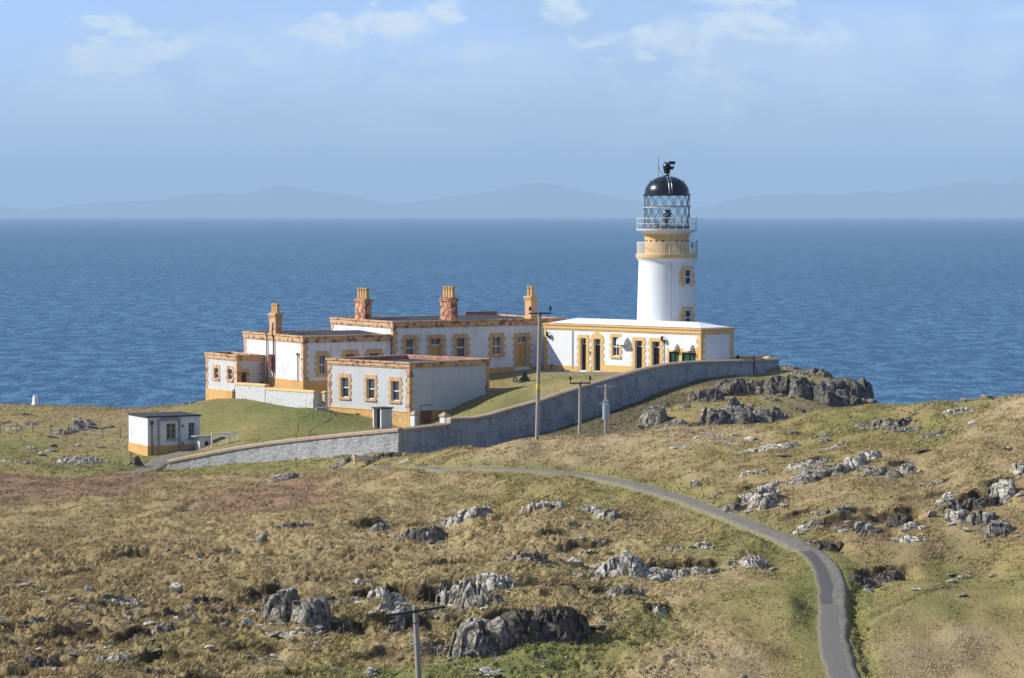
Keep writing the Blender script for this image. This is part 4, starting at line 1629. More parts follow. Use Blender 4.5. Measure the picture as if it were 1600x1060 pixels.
# ---- the lighthouse
def build_tower():
    D = 266.0
    c = at(1041.5, 560, D)
    z0 = c.z - .3
    root = tag(empty('lighthouse', (c.x, c.y, z0), 0), 'white round lighthouse tower with ochre murette and black domed lantern', 'lighthouse')
    s = D / FPX / ray(1041, 450)[1]

    def z(py):
        return height_at(py, D) - z0

    def r(px):
        return px * s
    shaft = [(r(47.3), 0), (r(46.4), z(504)), (r(45.2), z(455)), (r(44.0), z(415)), (r(43.8), z(409)), (r(44.4), z(407.2)), (r(45.8), z(405.4)), (r(47.0), z(404.2)), (r(47.2), z(403))]
    MB().lathe(shaft, 96).build('shaft', M['white_tower'], root, smooth=True)
    MB().lathe([(r(47.2), z(403)), (r(48.4), z(402.5)), (r(48.6), z(400)), (r(48.4), z(397.4)), (r(40), z(397.2))], 96).build('balcony', M['yellow_plain'], root, smooth=True)
    MB().lathe([(r(34.6), z(397.3)), (r(34.6), z(367)), (r(35.4), z(364.5)), (r(35.4), z(361))], 80).build('murette', M['yellow_plain'], root, smooth=True)
    for k in range(20):
        a = 2 * math.pi * (k + .3) / 20
        rr = r(34.7)
        v = MB().tube((rr * math.cos(a), rr * math.sin(a), z(376.3)), ((rr + .03) * math.cos(a), (rr + .03) * math.sin(a), z(376.3)), .085, 10)
        v.build('air_vent', M['dark_metal'], root)
    MB().lathe([(r(35.6), z(366)), (r(38), z(364.5)), (r(44), z(361)), (r(47.4), z(360)), (r(47.6), z(358.6)), (r(30), z(358.4))], 80).build('gallery', M['white_metal'], root, smooth=True)
    bk = MB()
    for k in range(16):
        a = 2 * math.pi * k / 16
        ca, sa = math.cos(a), math.sin(a)
        bk.path([(r(34.7) * ca, r(34.7) * sa, z(368)), (r(36.5) * ca, r(36.5) * sa, z(363.8)), (r(45.5) * ca, r(45.5) * sa, z(360.5))], .05, 5)
    bk.build('gallery_brackets', M['white_metal'], root)

    def railing(name, rad, zb, h, rails, nbar, br):
        m = MB()
        for q in rails:
            m.torus(rad, .021, zb + h * q, 72, 5)
        for k in range(nbar):
            a = 2 * math.pi * k / nbar
            m.tube((rad * math.cos(a), rad * math.sin(a), zb), (rad * math.cos(a), rad * math.sin(a), zb + h), br, 5)
        return m.build(name, M['white_metal'], root)
    railing('balcony_railing', r(46.3), z(397.4), z(378.6) - z(397.4), (.04, 1.0), 96, .018)
    up = railing('gallery_railing', r(47.0), z(358.6), z(341.3) - z(358.6), (.5, 1.0), 24, .018)
    # lantern
    zl, zt, R_ = z(358.8), z(305.2), r(35.4)
    MB().lathe([(R_ - .04, zl), (R_ - .04, zl + .35)], 64).build('lantern_kerb', M['grey_metal'], root, smooth=True)
    g = MB()
    i0 = 64
    for k in range(i0):
        a, b = 2 * math.pi * k / i0, 2 * math.pi * (k + 1) / i0
        q = R_ - .09
        g.quad((q * math.cos(a), q * math.sin(a), zl + .3), (q * math.cos(b), q * math.sin(b), zl + .3), (q * math.cos(b), q * math.sin(b), zt), (q * math.cos(a), q * math.sin(a), zt))
    g.build('lantern_glazing', M['lantern_glass'], root, smooth=True)
    lat = MB()
    N, tw, st = 15, 2 * math.pi / 15 * 2.0, 9
    for k in range(N):
        for sg in (1, -1):
            pts = []
            for j in range(st + 1):
                a = 2 * math.pi * k / N + sg * tw * j / st + .1
                pts.append((R_ * math.cos(a), R_ * math.sin(a), zl + .15 + (zt - zl - .15) * j / st))
            lat.path(pts, .027, 5)
    lat.torus(R_, .05, zl + .2, 64, 6)
    lat.build('lattice', M['dark_metal'], root)
    MB().torus(r(37.2), .035, z(324.2), 72, 6).build('handrail', M['white_metal'], root)
    MB().torus(r(36.6), .035, z(324.2) + .09, 72, 6).build('glazing_ring', M['dark_metal'], root)
    # optic
    MB().lathe([(.16, zl), (.16, z(345)), (.3, z(344)), (.3, z(341)), (.14, z(340.5))], 16).build('optic_pedestal', M['dark_metal'], root, smooth=True)
    MB().lathe([(.24, z(340)), (.36, z(338)), (.44, z(334)), (.36, z(330)), (.24, z(328.5)), (.1, z(328))], 20).build('optic', M['lens'], root, smooth=True)
    MB().box(-1.1, -.55, -.3, .3, zl, z(348)).build('equipment_cabinet', M['grey_metal'], root)
    # dome
    zc = zt
    prof = [(r(37.4), zc - .05), (r(37.6), zc + .02), (r(36.4), zc + .09), (r(35.0), zc + .14)]
    for k in range(1, 13):
        a = k / 12 * math.pi / 2 * .93
        prof.append((r(35.0) * math.cos(a), zc + .14 + (z(275.5) - zc - .14) * math.sin(a) / math.sin(math.pi / 2 * .93)))
    prof += [(r(5.2), z(273.5)), (r(4.6), z(272))]
    MB().lathe(prof, 80).build('dome', M['black'], root, smooth=True)
    fin = MB()
    fin.lathe([(r(4.6), z(272)), (r(4.3), z(270)), (r(5.8), z(268.8)), (r(4.4), z(267.6)), (r(5.2), z(266)), (r(6.3), z(263)), (r(6.3), z(260)), (r(5), z(257.2)), (r(2), z(256)), (r(.9), z(254)), (0.0, z(253.5))], 24)
    fin.build('cowl_ball', M['black'], root, smooth=True)
    vn = MB()
    vn.tube((-r(3.8), 0, z(254.8)), (r(4), 0, z(254.8)), .04)
    vn.lathe([(0, z(256)), (.1, z(255)), (.1, z(254.4)), (0, z(253.4))], 8, -r(3.6), 0)
    vn.box(r(3), r(13), -.03, .03, z(257.2), z(252.2))
    vn.xform(Matrix.Identity(4))
    vn.build('wind_vane', M['black'], root)
    hd = MB()
    hd.quad((r(5.5), -.16, z(265.5)), (r(9.5), -.16, z(265.5)), (r(11.6), -.16, z(260.2)), (r(5.5), -.16, z(260.2)))
    hd.quad((r(5.5), .16, z(265.5)), (r(9.5), .16, z(265.5)), (r(11.6), .16, z(260.2)), (r(5.5), .16, z(260.2)))
    hd.quad((r(9.5), -.16, z(265.5)), (r(9.5), .16, z(265.5)), (r(11.6), .16, z(260.2)), (r(11.6), -.16, z(260.2)))
    hd.quad((r(5.5), -.16, z(260.2)), (r(11.6), -.16, z(260.2)), (r(11.6), .16, z(260.2)), (r(5.5), .16, z(260.2)))
    hd.build('vent_spout', M['black'], root)
    # dome ladder, on the side facing the land
    ld = MB()
    aa = -math.pi / 2 + .11
    for off in (-.13, .13):
        pts = [((rr + .08) * math.cos(aa) - off * math.sin(aa), (rr + .08) * math.sin(aa) + off * math.cos(aa), zz) for rr, zz in prof[3:]]
        ld.path(pts, .03, 5)
    for rr, zz in prof[3:15]:
        ld.tube(((rr + .08) * math.cos(aa) + .13 * math.sin(aa), (rr + .08) * math.sin(aa) - .13 * math.cos(aa), zz), ((rr + .08) * math.cos(aa) - .13 * math.sin(aa), (rr + .08) * math.sin(aa) + .13 * math.cos(aa), zz), .025, 5)
    ld.build('dome_ladder', M['grey_metal'], root)
    kn = MB()
    for ang in range(12):
        a = 2 * math.pi * ang / 12 + .2
        rr, zz = prof[9][0], prof[9][1]
        kn.tube((rr * math.cos(a), rr * math.sin(a), zz), ((rr + .12) * math.cos(a), (rr + .12) * math.sin(a), zz + .1), .035, 5)
    kn.build('dome_handholds', M['black'], root)
    gl = MB()
    for off in (-.2, .2):
        gl.tube((off + .35, -r(36), z(360)), (off + .35, -r(36), z(397)), .03, 5)
    for k in range(9):
        zz = z(396) + k * .23
        gl.tube((.15, -r(36), zz), (.55, -r(36), zz), .022, 5)
    gl.build('gallery_ladder', M['white_metal'], root)
    an = MB()
    ax = -r(13.2)
    an.tube((ax, 0, z(281)), (ax, 0, z(246)), .028, 6)
    an.tube((ax, 0, z(261.5)), (-r(6), 0, z(275)), .02, 5)
    an.lathe([(.0, z(262.4)), (.06, z(261.8)), (.06, z(261)), (0, z(260.5))], 8, ax, 0)
    an.build('aerial', M['grey_metal'], root)
    a2 = MB()
    a2.tube((r(46.8), -.2, z(397)), (r(46.8), -.2, z(376)), .035, 6)
    a2.tube((r(46.8), -.2, z(377)), (r(45), -.6, z(380)), .02, 5)
    a2.tube((r(38), -1.6, z(387)), (r(38), -1.6, z(380)), .06, 6)
    a2.build('weather_mast', M['dark_metal'], root)
    # windows set in the curved shaft, facing half right
    for (px, yt, yb) in ((1071.5, 420, 444.5), (1071.8, 483, 507)):
        zz0, zz1 = z(yb), z(yt)
        rs = r(45.0 if yt < 450 else 46.3)
        a = math.asin((px - 1041.5) / (rs / s)) - math.pi / 2
        Mx = Matrix.Translation((rs * math.cos(a), rs * math.sin(a), 0)) @ Matrix.Rotation(a + math.pi / 2, 4, 'Z')
        w = .40
        fr = MB()
        fr.box(-w, -w + .09, -.09, .06, zz0, zz1)
        fr.box(w - .09, w, -.09, .06, zz0, zz1)
        fr.box(-w + .09, w - .09, -.09, .06, zz1 - .09, zz1)
        fr.box(-w + .09, w - .09, -.09, .06, zz0, zz0 + .1)
        zm = (zz0 + zz1) / 2
        fr.box(-w + .09, w - .09, -.085, .05, zm - .045, zm + .045)
        o = fr.xform(Mx).build('window', M['frame'], root)
        gm = MB().box(-w + .08, w - .08, -.045, -.03, zz0 + .08, zz1 - .08)
        gm.xform(Mx).build('pane', M['glass'], o)
        sr = MB()
        sr.box(-w - .22, -w + .004, -.10, .2, zz0 - .1, zz1)
        sr.box(w - .004, w + .22, -.10, .2, zz0 - .1, zz1)
        sr.box(-w - .22, w + .22, -.105, .2, zz1 - .004, zz1 + .24)
        h = zz1 - zz0
        for q in (.08, .52):
            sr.box(-w - .46, -w - .21, -.08, .28, zz0 + q * h, zz0 + (q + .24) * h)
            sr.box(w + .21, w + .46, -.08, .28, zz0 + q * h, zz0 + (q + .24) * h)
        sr.xform(Mx).build('surround', M['yellow_plain'], o)
    pp = MB()
    a = -math.pi / 2 + .09
    pp.path([((r(q) + .03) * math.cos(a), (r(q) + .03) * math.sin(a), z(y)) for q, y in ((46.4, 504), (45.2, 455), (44.0, 410))], .025, 5)
    pp.build('lightning_cable', M['grey_metal'], root)


build_tower()


# ---- flat-roofed hut on the west pasture
def build_hut():
    yaw = R(27)
    P = at(231, 715.5, 238)
    root = tag(empty('hut', P, yaw), 'small square white hut on its own in the green pasture, dark roof edge', 'hut')
    Ly, Lx = along(P, 200, 'y', yaw), along(P, 311.5, 'x', yaw)
    H = height_at(652, 238) - P.z
    zp = height_at(697, 238) - P.z

    def xx(px):
        return along(P, px, 'x', yaw)

    def zz(py, x):
        return height_at(py, P.y + x * math.sin(yaw)) - P.z
    ops = []
    for x0, x1, yt, yb in ((259, 274, 662, 686.5), (293.5, 303.5, 661, 684.5)):
        a, b = xx(x0), xx(x1)
        ops.append((a, b, zz(yb, a), zz(yt, a)))
    mb = MB()
    shell(mb, Lx, Ly, -.9, H - .05, ops, ())
    mb.build('wall', M['white_worn'], root)
    for (a, b, z0, z1) in ops:
        f = MB()
        for q in ((a, a + .06, z0, z1), (b - .06, b, z0, z1), (a + .06, b - .06, z1 - .06, z1), (a + .06, b - .06, z0, z0 + .08)):
            f.box(q[0], q[1], .12, .18, q[2], q[3])
        am = (a + b) / 2
        f.box(am - .02, am + .02, .125, .175, z0 + .08, z1 - .06)
        for k in (1, 2):
            zc = z0 + (z1 - z0) * k / 3
            f.box(a + .06, b - .06, .127, .17, zc - .02, zc + .02)
        o = f.build('window', M['frame_old'], root)
        MB().box(a + .05, b - .05, .15, .16, z0 + .06, z1 - .04).build('pane', M['glass'], o)
        MB().box(a - .1, b + .1, -.08, .1, z0 - .14, z0 + .004).build('sill', M['concrete'], o)
    # shallow raised porch bay with its own lintel, as the shutter opening was blocked
    a, b = xx(245.5), xx(280)
    z1 = zz(658.5, a)
    s = MB()
    s.box(a, a + .12, -.12, .02, -.9, z1)
    s.box(b - .12, b, -.12, .02, -.9, z1)
    s.box(a - .05, b + .05, -.14, .02, z1, z1 + .14)
    s.build('blocked_doorway', M['concrete'], root)
    pb = MB()
    pb.ring(-.03, Lx + .03, -.03, Ly + .03, .05, -.9, zp)
    pb.build('plinth', M['plinth_plain'], root)
    rf = MB()
    rf.box(-.10, Lx + .08, -.10, Ly + .1, H - .05, H + .06)
    rf.quad((-.10, -.1, H + .061), (Lx + .08, -.1, H + .061), (Lx * .5, Ly * .5, H + .15)).quad((Lx + .08, -.1, H + .061), (Lx + .08, Ly + .1, H + .061), (Lx * .5, Ly * .5, H + .15)).quad((Lx + .08, Ly + .1, H + .061), (-.1, Ly + .1, H + .061), (Lx * .5, Ly * .5, H + .15)).quad((-.1, Ly + .1, H + .061), (-.1, -.1, H + .061), (Lx * .5, Ly * .5, H + .15))
    rf.build('roof', M['roof_dark'], root)
    pipe(root, [(xx(236), -.07, -.5), (xx(236), -.07, H - .35)], .05)
    MB().box(xx(233.5), xx(237.5), -.22, -.08, H - .6, H - .3).build('alarm_box', M['dark_metal'], root)
    for py in (665.5, 693):
        MB().box(xx(283), xx(285.5), -.06, -.002, zz(py + 1.6, 3), zz(py - 1.6, 3)).build('wall_vent', M['dark_metal'], root)
    MB().box(xx(250), xx(277), -.03, .0 - .003, zz(656, 2), zz(651.5, 2)).build('name_board', simple('faded_blue_board', (.30, .36, .45), .7, .2, 5), root)
    return P, Lx, Ly


HUT = build_hut()


# ------------------------------------------------------------------ walls, pillars and yard things
def strip_wall(name, pts, thick, mat, cop_mat, label, cat, cop_h=.26, cop_over=.09, step=1.2, split=True):
    """pts: (x, y, z_base, z_top) along the wall; body with a lumpy face plus a coping child"""
    P = []
    for a, b in zip(pts[:-1], pts[1:]):
        a, b = np.array(a), np.array(b)
        n = max(1, int(np.linalg.norm((b - a)[:2]) / step))
        for k in range(n):
            P.append(a + (b - a) * k / n)
    P.append(np.array(pts[-1]))
    P = np.array(P)
    T = np.gradient(P[:, :2], axis=0)
    T /= np.linalg.norm(T, axis=1)[:, None]
    N = np.stack([T[:, 1], -T[:, 0]], 1)          # towards the viewer when walking left to right
    root = tag(empty(name, (P[0, 0], P[0, 1], P[0, 2])), label, cat)
    o = np.array(root.location)

    def sweep(off, nm, m):
        mb = MB()
        sec = []
        for i in range(len(P)):
            sec.append([(P[i, 0] + N[i, 0] * d - o[0], P[i, 1] + N[i, 1] * d - o[1], zz - o[2]) for d, zz in off(i)])
        k = len(sec[0])
        for i in range(len(P) - 1):
            for j in range(k):
                q = (j + 1) % k
                mb.quad(sec[i][j], sec[i + 1][j], sec[i + 1][q], sec[i][q])
        mb.quad(*sec[0]).quad(*sec[-1][::-1])
        me = mb.build(nm, m, root)
        return me
    h = thick / 2
    sweep(lambda i: [(-h, P[i, 2] - .8), (h + .06, P[i, 2] - .8), (h, P[i, 3] - cop_h), (-h, P[i, 3] - cop_h)], 'masonry', mat)
    c = h + cop_over
    sweep(lambda i: [(-c, P[i, 3] - cop_h), (c, P[i, 3] - cop_h), (c, P[i, 3] - cop_h * .35), (c * .35, P[i, 3]), (-c * .35, P[i, 3]), (-c, P[i, 3] - cop_h * .35)], 'coping', cop_mat)
    return root


def wpt(px, ytop, ybase, D):
    a, b = at(px, ytop, D), at(px, ybase, D)
    return (a.x, a.y, b.z, a.z)


strip_wall('perimeter_wall', [wpt(265, 718, 731, 229), wpt(300, 711, 729, 228), wpt(370, 697.5, 725, 226), wpt(430, 688.5, 719, 224), wpt(500, 680.5, 713, 221.5), wpt(560, 674.5, 711, 219), wpt(626, 668.5, 710, 216.5)],
           .5, M['wall'], M['coping'], 'sunlit low stretch of the limewashed wall tapering to an end near the hut', 'wall')
strip_wall('perimeter_wall', [wpt(627, 668.5, 710, 216.7), wpt(665, 664.5, 708, 219.0), wpt(699, 660.5, 705, 221.2)],
           .5, M['wall'], M['coping'], 'short shaded stretch of wall below the two capped gate pillars', 'wall')
FAR = [wpt(701, 652, 705, 221.4), wpt(740, 650.5, 701, 222.4), wpt(765, 645, 698, 223), wpt(800, 634.5, 688, 224.5), wpt(840, 624, 678, 226), wpt(905, 602.5, 661, 230.5), wpt(950, 589.5, 646, 234), wpt(1000, 575.5, 627, 238.5),
       wpt(1040, 567.5, 611, 242), wpt(1070, 564.5, 599, 244.5), wpt(1100, 563, 592, 247.5), wpt(1145, 562, 587, 253), wpt(1213, 559.5, 574, 262)]
strip_wall('perimeter_wall', FAR, .5, M['wall'], M['coping'], 'tall shaded wall climbing from the gate pillars past the engine house', 'wall')
_q = FAR[-1]
_v = Vector((-math.sin(YAW), math.cos(YAW)))
strip_wall('sea_wall', [(_q[0] - 8.5 + 0, _q[1] + 9.5, _q[2] - .4, height_at(554.0, _q[1] + 9.5)), (_q[0] - .45, _q[1] + .45, _q[2] - .2, _q[3] + .12)], .5, M['yellow_plain'], M['yellow'], 'low ochre-topped wall behind the engine house on the seaward brow', 'wall')

# whitewashed yard wall running from the wash-house towards the steps
Pa = ANX[0]


def yard_pts():
    out = []
    for px, yt, yb in ((371.5, 597.5, 637), (417.5, 600.5, 637.5)):
        t = -alc(Pa, px, 'y')
        out.append((Pa.x + _cy * t, Pa.y - _cx * t, px, yt, yb))
    return [wpt(p[2], p[3], p[4], p[1]) for p in out]


_yp = yard_pts()
strip_wall('yard_wall', _yp, .42, M['yard_wall'], M['yellow_plain'], 'taller stub of flaking whitewashed yard wall against the wash-house', 'wall', .2, .05)
_t0, _t1 = -alc(Pa, 418.5, 'y'), -alc(Pa, 494, 'y')


def _yard(t, yt, yb, px):
    D = Pa.y - _cx * t
    return wpt(px, yt, yb, D)


strip_wall('yard_wall', [_yard(_t0, 605.5, 637.5, 418.5), _yard((_t0 + _t1) / 2, 608, 638, 457), _yard(_t1, 610.5, 638, 494)], .42, M['yard_wall'], M['yellow_plain'], 'lower stretch of flaking whitewashed yard wall ending at the doorway gap', 'wall', .2, .05)


def pillar(px0, px1, ytop, yb, D, label, mat=M['white_worn'], cap=M['coping'], yaw=YAW, cap_h=.38, name='gate_pillar', group=None, base_over=.6):
    c = (px0 + px1) / 2
    p = at(c, yb, D)
    w = (px1 - px0) / ppm(D) / (math.cos(yaw) + math.sin(yaw))
    H = height_at(ytop, D) - p.z
    root = tag(empty(name, p, yaw), label, 'pillar', group)
    MB().box(-w / 2, w / 2, -w / 2, w / 2, -base_over, H - cap_h).build('shaft', mat, root)
    k = MB()
    o = w / 2 + .07
    k.box(-o, o, -o, o, H - cap_h, H - cap_h + .1)
    for a in range(4):
        cs = [(-o, -o), (o, -o), (o, o), (-o, o)]
        k.quad((*cs[a], H - cap_h + .1), (*cs[(a + 1) % 4], H - cap_h + .1), (0, 0, H))
    k.build('cap', cap, root)
    return root


pillar(640.5, 655, 641, 670, 242, 'white gate pillar with pyramid cap in front of the store corner', group='gate pillars')
pillar(687, 702.5, 643.5, 668, 234, 'white gate pillar with pyramid cap standing over the step in the wall', group='gate pillars')
pillar(696.5, 702.0, 653.5, 668, 222.2, 'stubby white block on the wall end where the coping steps up', cap_h=.2, name='wall_end_block')
pillar(503.5, 512, 610.5, 640, 251.5, 'whitewashed doorway pier between yard wall and store corner', mat=M['yard_wall'], cap=M['yellow_plain'], cap_h=.22, name='doorway_pier', base_over=1.2)


def plank_gate():
    p = at(657, 668, 241.5)
    root = tag(empty('gate', p, R(35)), 'rust red solid gate standing between the two capped pillars', 'gate')
    g = MB()
    for i in range(9):
        g.box(i * .12, i * .12 + .112, 0, .05, .05, 1.35)
    g.build('boarding', M['rust'], root)
    f = MB()
    f.box(0, 1.1, -.03, 0, .2, .3)
    f.box(0, 1.1, -.03, 0, 1.05, 1.15)
    f.build('ledges', M['rust'], root)
    r_ = MB()
    r_.tube((.0, 0, 1.75), (1.1, 0, 1.78), .035)
    r_.tube((.02, 0, -.2), (.02, 0, 1.75), .04)
    r_.build('gate_rail', M['dark_metal'], root)


plank_gate()


def little_shed():
    p = at(596, 664, 243)
    yaw = R(38)
    root = tag(empty('coal_bunker', p, yaw), 'open-fronted grey bunker with flat slab roof against the store wall', 'shed')
    w, d, h = 1.0, 1.05, 1.38
    b = MB()
    b.box(-.02, .14, 0.02, 1.0, -.4, h - .1)
    b.box(0, d, 0, .1, -.4, h - .1)
    b.box(0, d, 1.0, 1.1, -.4, h - .1)
    b.box(d - .1, d, .1, 1.0, -.4, h - .1)
    b.v = [v for v in b.v]
    # keep the front open: drop the first box
    b.v, b.f = b.v[8:], [tuple(i - 8 for i in f) for f in b.f[6:]]
    b.build('slab_sides', M['white_dull'], root)
    f = MB()
    f.box(-.05, .0, -.03, .10, -.3, h - .1)
    f.box(-.05, .0, 1.0, 1.13, -.3, h - .1)
    f.build('door_frame', M['frame'], root)
    r_ = MB()
    r_.box(-.12, d + .1, -.12, 1.22, h - .1, h)
    r_.build('roof_slab', M['roof_dark'], root)
    n = MB()
    n.box(.3, .34, .1, 1.0, -.3, h - .15)  # dark sheet standing in for the shade inside the open front
    n.build('opening_shade_sheet', M['door_dark'], root)


little_shed()


def steps():
    # stone steps dropping from the doorway to the store's lower path
    p = at(506, 641, 249.5)
    root = tag(empty('stone_steps', p, YAW), 'flight of dark stone steps with low handrail beside the store', 'steps')
    s = MB()
    n = 5
    for i in range(n):
        z1 = .25 - i * .21
        s.box(-1.0, .25, -i * .36 - .36, -i * .36, -1.6, z1)
    s.build('treads', M['concrete'], root)
    r_ = MB()
    r_.tube((-1.05, .1, -.3), (-1.05, .1, 1.0), .03)
    r_.tube((-1.05, -1.9, -1.2), (-1.05, -1.9, .1), .03)
    r_.tube((-1.05, .1, 1.0), (-1.05, -1.9, .1), .03)
    r_.build('handrail', M['rust_pipe'], root)


steps()


def post_rail():
    # remains of a handrail running down the bank to the long wall
    pts = [(496, 640, 246), (489, 652, 243), (466, 664, 238), (463, 681, 232)]
    p0 = at(*pts[0])
    root = tag(empty('bank_handrail', p0), 'bent grey handrail leading down the grass bank to the wall', 'handrail')
    m = MB()
    P = []
    for q in pts:
        a = at(*q)
        z = gz(a.x, a.y)
        P.append(Vector((a.x, a.y, max(z, z) + .7)) - p0)
        m.tube((a.x - p0.x, a.y - p0.y, z - .2 - p0.z), (a.x - p0.x, a.y - p0.y, z + .7 - p0.z), .03, 6)
    m.path([tuple(q) for q in P], .025, 6)
    m.build('rail', M['rust_pipe'], root)


post_rail()


# ------------------------------------------------------------------ poles
def pole(px, ytop, ybase, D, r0, r1, lean_px=0, arm=None, label='', braces=True, band=None, trans=None, ground=True):
    b = at(px, ybase, D)
    if ground:
        b.z = gz(b.x, b.y) - .05
    tz = height_at(ytop, D)
    tx = lean_px / ppm(D)
    root = tag(empty('utility_pole', b), label, 'utility pole')
    H = tz - b.z
    top = Vector((tx, 0, H))
    n = 6
    m = MB()
    m.tube((0, 0, -.8), top, r0, 14, r1)
    m.build('shaft', M['timber'], root, smooth=True)
    if arm:
        hw, ang, drop, insul = arm
        c = top + Vector((0, -r1 - .05, -drop))
        d = Vector((math.cos(ang), math.sin(ang) * .8, math.sin(ang) * .25 + .05)).normalized()
        a = MB()
        p, q = c - d * hw, c + d * hw
        side = Vector((-d.y, d.x, 0)).normalized() * .035
        up = Vector((0, 0, .04))
        cs = [p - side - up, p + side - up, p + side + up, p - side + up]
        ce = [q - side - up, q + side - up, q + side + up, q - side + up]
        a.quad(*cs).quad(*ce[::-1])
        for k in range(4):
            a.quad(cs[k], ce[k], ce[(k + 1) % 4], cs[(k + 1) % 4])
        if braces:
            a.tube(tuple(c - d * hw * .45), tuple(c + Vector((0, .02, -.42))), .018, 5)
            a.tube(tuple(c + d * hw * .45), tuple(c + Vector((0, .02, -.42))), .018, 5)
        ao = a.build('crossarm', M['timber_dark'], root)
        for f in insul:
            i = c + d * hw * f
            g = MB()
            g.tube((0, 0, 0), (0, 0, .16), .022, 6)
            g.lathe([(.03, .12), (.075, .14), (.075, .2), (.05, .22), (.07, .24), (.06, .32), (.02, .35)], 10)
            io = g.build('insulator', M['insulator'], ao, smooth=True)
            io.location = i + Vector((0, 0, .05))
    if band:
        zb = height_at(band[1], D) - b.z
        z1 = height_at(band[0], D) - b.z
        f = (zb + z1) / 2 / H
        rr = r0 + (r1 - r0) * f + .012
        MB().tube((tx * zb / H, 0, zb), (tx * z1 / H, 0, z1), rr, 14).build('warning_band', M['yellow_band'], root, smooth=True)
    if trans:
        z0, z1 = height_at(trans[1], D) - b.z, height_at(trans[0], D) - b.z
        g = MB()
        g.lathe([(.05, z0), (.19, z0 + .02), (.205, z0 + .1), (.205, z1 - .12), (.225, z1 - .1), (.225, z1 - .04), (.1, z1)], 20, .02, -.34)
        g.tube((.12, -.42, z1 - .05), (.12, -.42, z1 + .22), .04, 8)
        g.tube((-.1, -.42, z1 - .05), (-.1, -.42, z1 + .22), .04, 8)
        g.build('transformer', simple('blue_grey_enamel', (.30, .36, .45), .5, .1, 3), root, smooth=True)
        a = MB()
        a.tube((-.55, -.1, H - .15), (.55, -.1, H - .12), .03, 6)
        a.tube((0, 0, H - .9), (-.35, -.1, H - 1.15), .025, 6)
        a.build('fuse_bracket', M['grey_metal'], root)
    return root


_pd = hit(838.5, 693, 150).y
pole(657, 947, 1190, 97, .105, .088, lean_px=-8, arm=(1.0, R(16), .16, (.78,)), label='leaning bare timber pole with crossarm rising from the bright green grass', ground=True)
pole(838.5, 487, 693, _pd, .115, .095, lean_px=5, arm=(.62, R(-6), .10, (-.9, .95)), label='tall pole with yellow band standing on the grassy crest', band=(600, 608), braces=False)
pole(905.5, 596, 690, 172.5, .105, .085, lean_px=1, arm=(.60, R(-8), .10, (-.95, .95)), label='short bare pole with small crossarm against the shaded wall', braces=False)
pole(946, 600.5, 689, 172, .09, .075, lean_px=1, label='slim pole carrying a grey transformer can', trans=(630, 656))


# ------------------------------------------------------------------ fences in the pasture
def fence(px_pts, label, h=.95, wire=True):
    pts = []
    for (px, py, D) in px_pts:
        a = at(px, py, D)
        pts.append(Vector((a.x, a.y, gz(a.x, a.y))))
    o = pts[0]
    root = tag(empty('wire_fence', o), label, 'fence')
    lean = random.Random(3)
    tops = []
    for p in pts:
        q = p - o
        dx, dy = lean.uniform(-.07, .07), lean.uniform(-.05, .05)
        m = MB().tube((q.x, q.y, q.z - .3), (q.x + dx, q.y + dy, q.z + h), .055, 7, .045)
        m.build('post', M['post'], root)
        tops.append((q, dx, dy))
    w = MB()
    for (a, ax, ay), (b, bx, by) in zip(tops[:-1], tops[1:]):
        for f in (.35, .65, .92):
            w.tube((a.x + ax * f, a.y + ay * f - .05, a.z + h * f), (b.x + bx * f, b.y + by * f - .05, b.z + h * f), .006, 3)
    w.build('wire', M['grey_metal'], root)


fence([(-25, 681, 256), (1, 681, 256), (26, 681, 256), (52, 683, 255.5), (79.5, 681, 255), (106, 685, 254), (133, 688, 253), (160, 690, 251), (188, 690, 250)], 'line of grey fence posts crossing the pasture above the white boulders')
fence([(98, 742, 219), (146, 736, 222), (187, 728, 226), (205, 720, 231)], 'short row of leaning fence posts beside the track')


# ------------------------------------------------------------------ odd things
def tripod():
    p = at(213, 722, 229)
    p.z = gz(p.x, p.y)
    root = tag(empty('timber_trestle', p), 'dark collapsed trestle of timber in front of the hut corner', 'trestle')
    m = MB()
    apex = Vector((.1, 0, .85))
    for q in ((-.85, -.2, -.1), (.75, -.3, -.1), (.3, .6, -.05), (-.25, .5, -.05)):
        m.tube(q, tuple(apex), .045, 6)
    m.tube((-.5, -.1, .25), (.5, -.15, .25), .035, 6)
    m.tube((-.1, .1, -.1), (-.12, .1, .8), .03, 6)
    m.build('legs', M['timber_dark'], root)
    g = MB()
    g.quad((-.05, -.12, .75), (.2, -.15, .75), (.55, -.22, .1), (.0, -.2, .1)).quad((-.05, -.08, .75), (.2, -.11, .75), (.55, -.18, .1), (.0, -.16, .1))
    g.build('board', M['timber_dark'], root)


tripod()


def beacon():
    p = at(55, 639.5, 293)
    p.z = gz(p.x, p.y) - .1
    root = tag(empty('cairn_beacon', p, R(-45)), 'tiny white flared marker alone on the far pasture edge by the sea', 'beacon')
    m = MB()
    pr = [(-.55, 0), (-.35, .25), (-.15, .7), (-.1, 1.25), (.18, 1.25), (.2, .7), (.35, .25), (.6, 0)]
    f = [(x, -.3 + .1 * min(z, 1), z) for x, z in pr]
    b = [(x, .3 - .1 * min(z, 1), z) for x, z in pr]
    m.quad(*f).quad(*b[::-1])
    for k in range(len(pr)):
        q = (k + 1) % len(pr)
        m.quad(f[k], b[k], b[q], f[q])
    m.build('body', M['white'], root)


beacon()


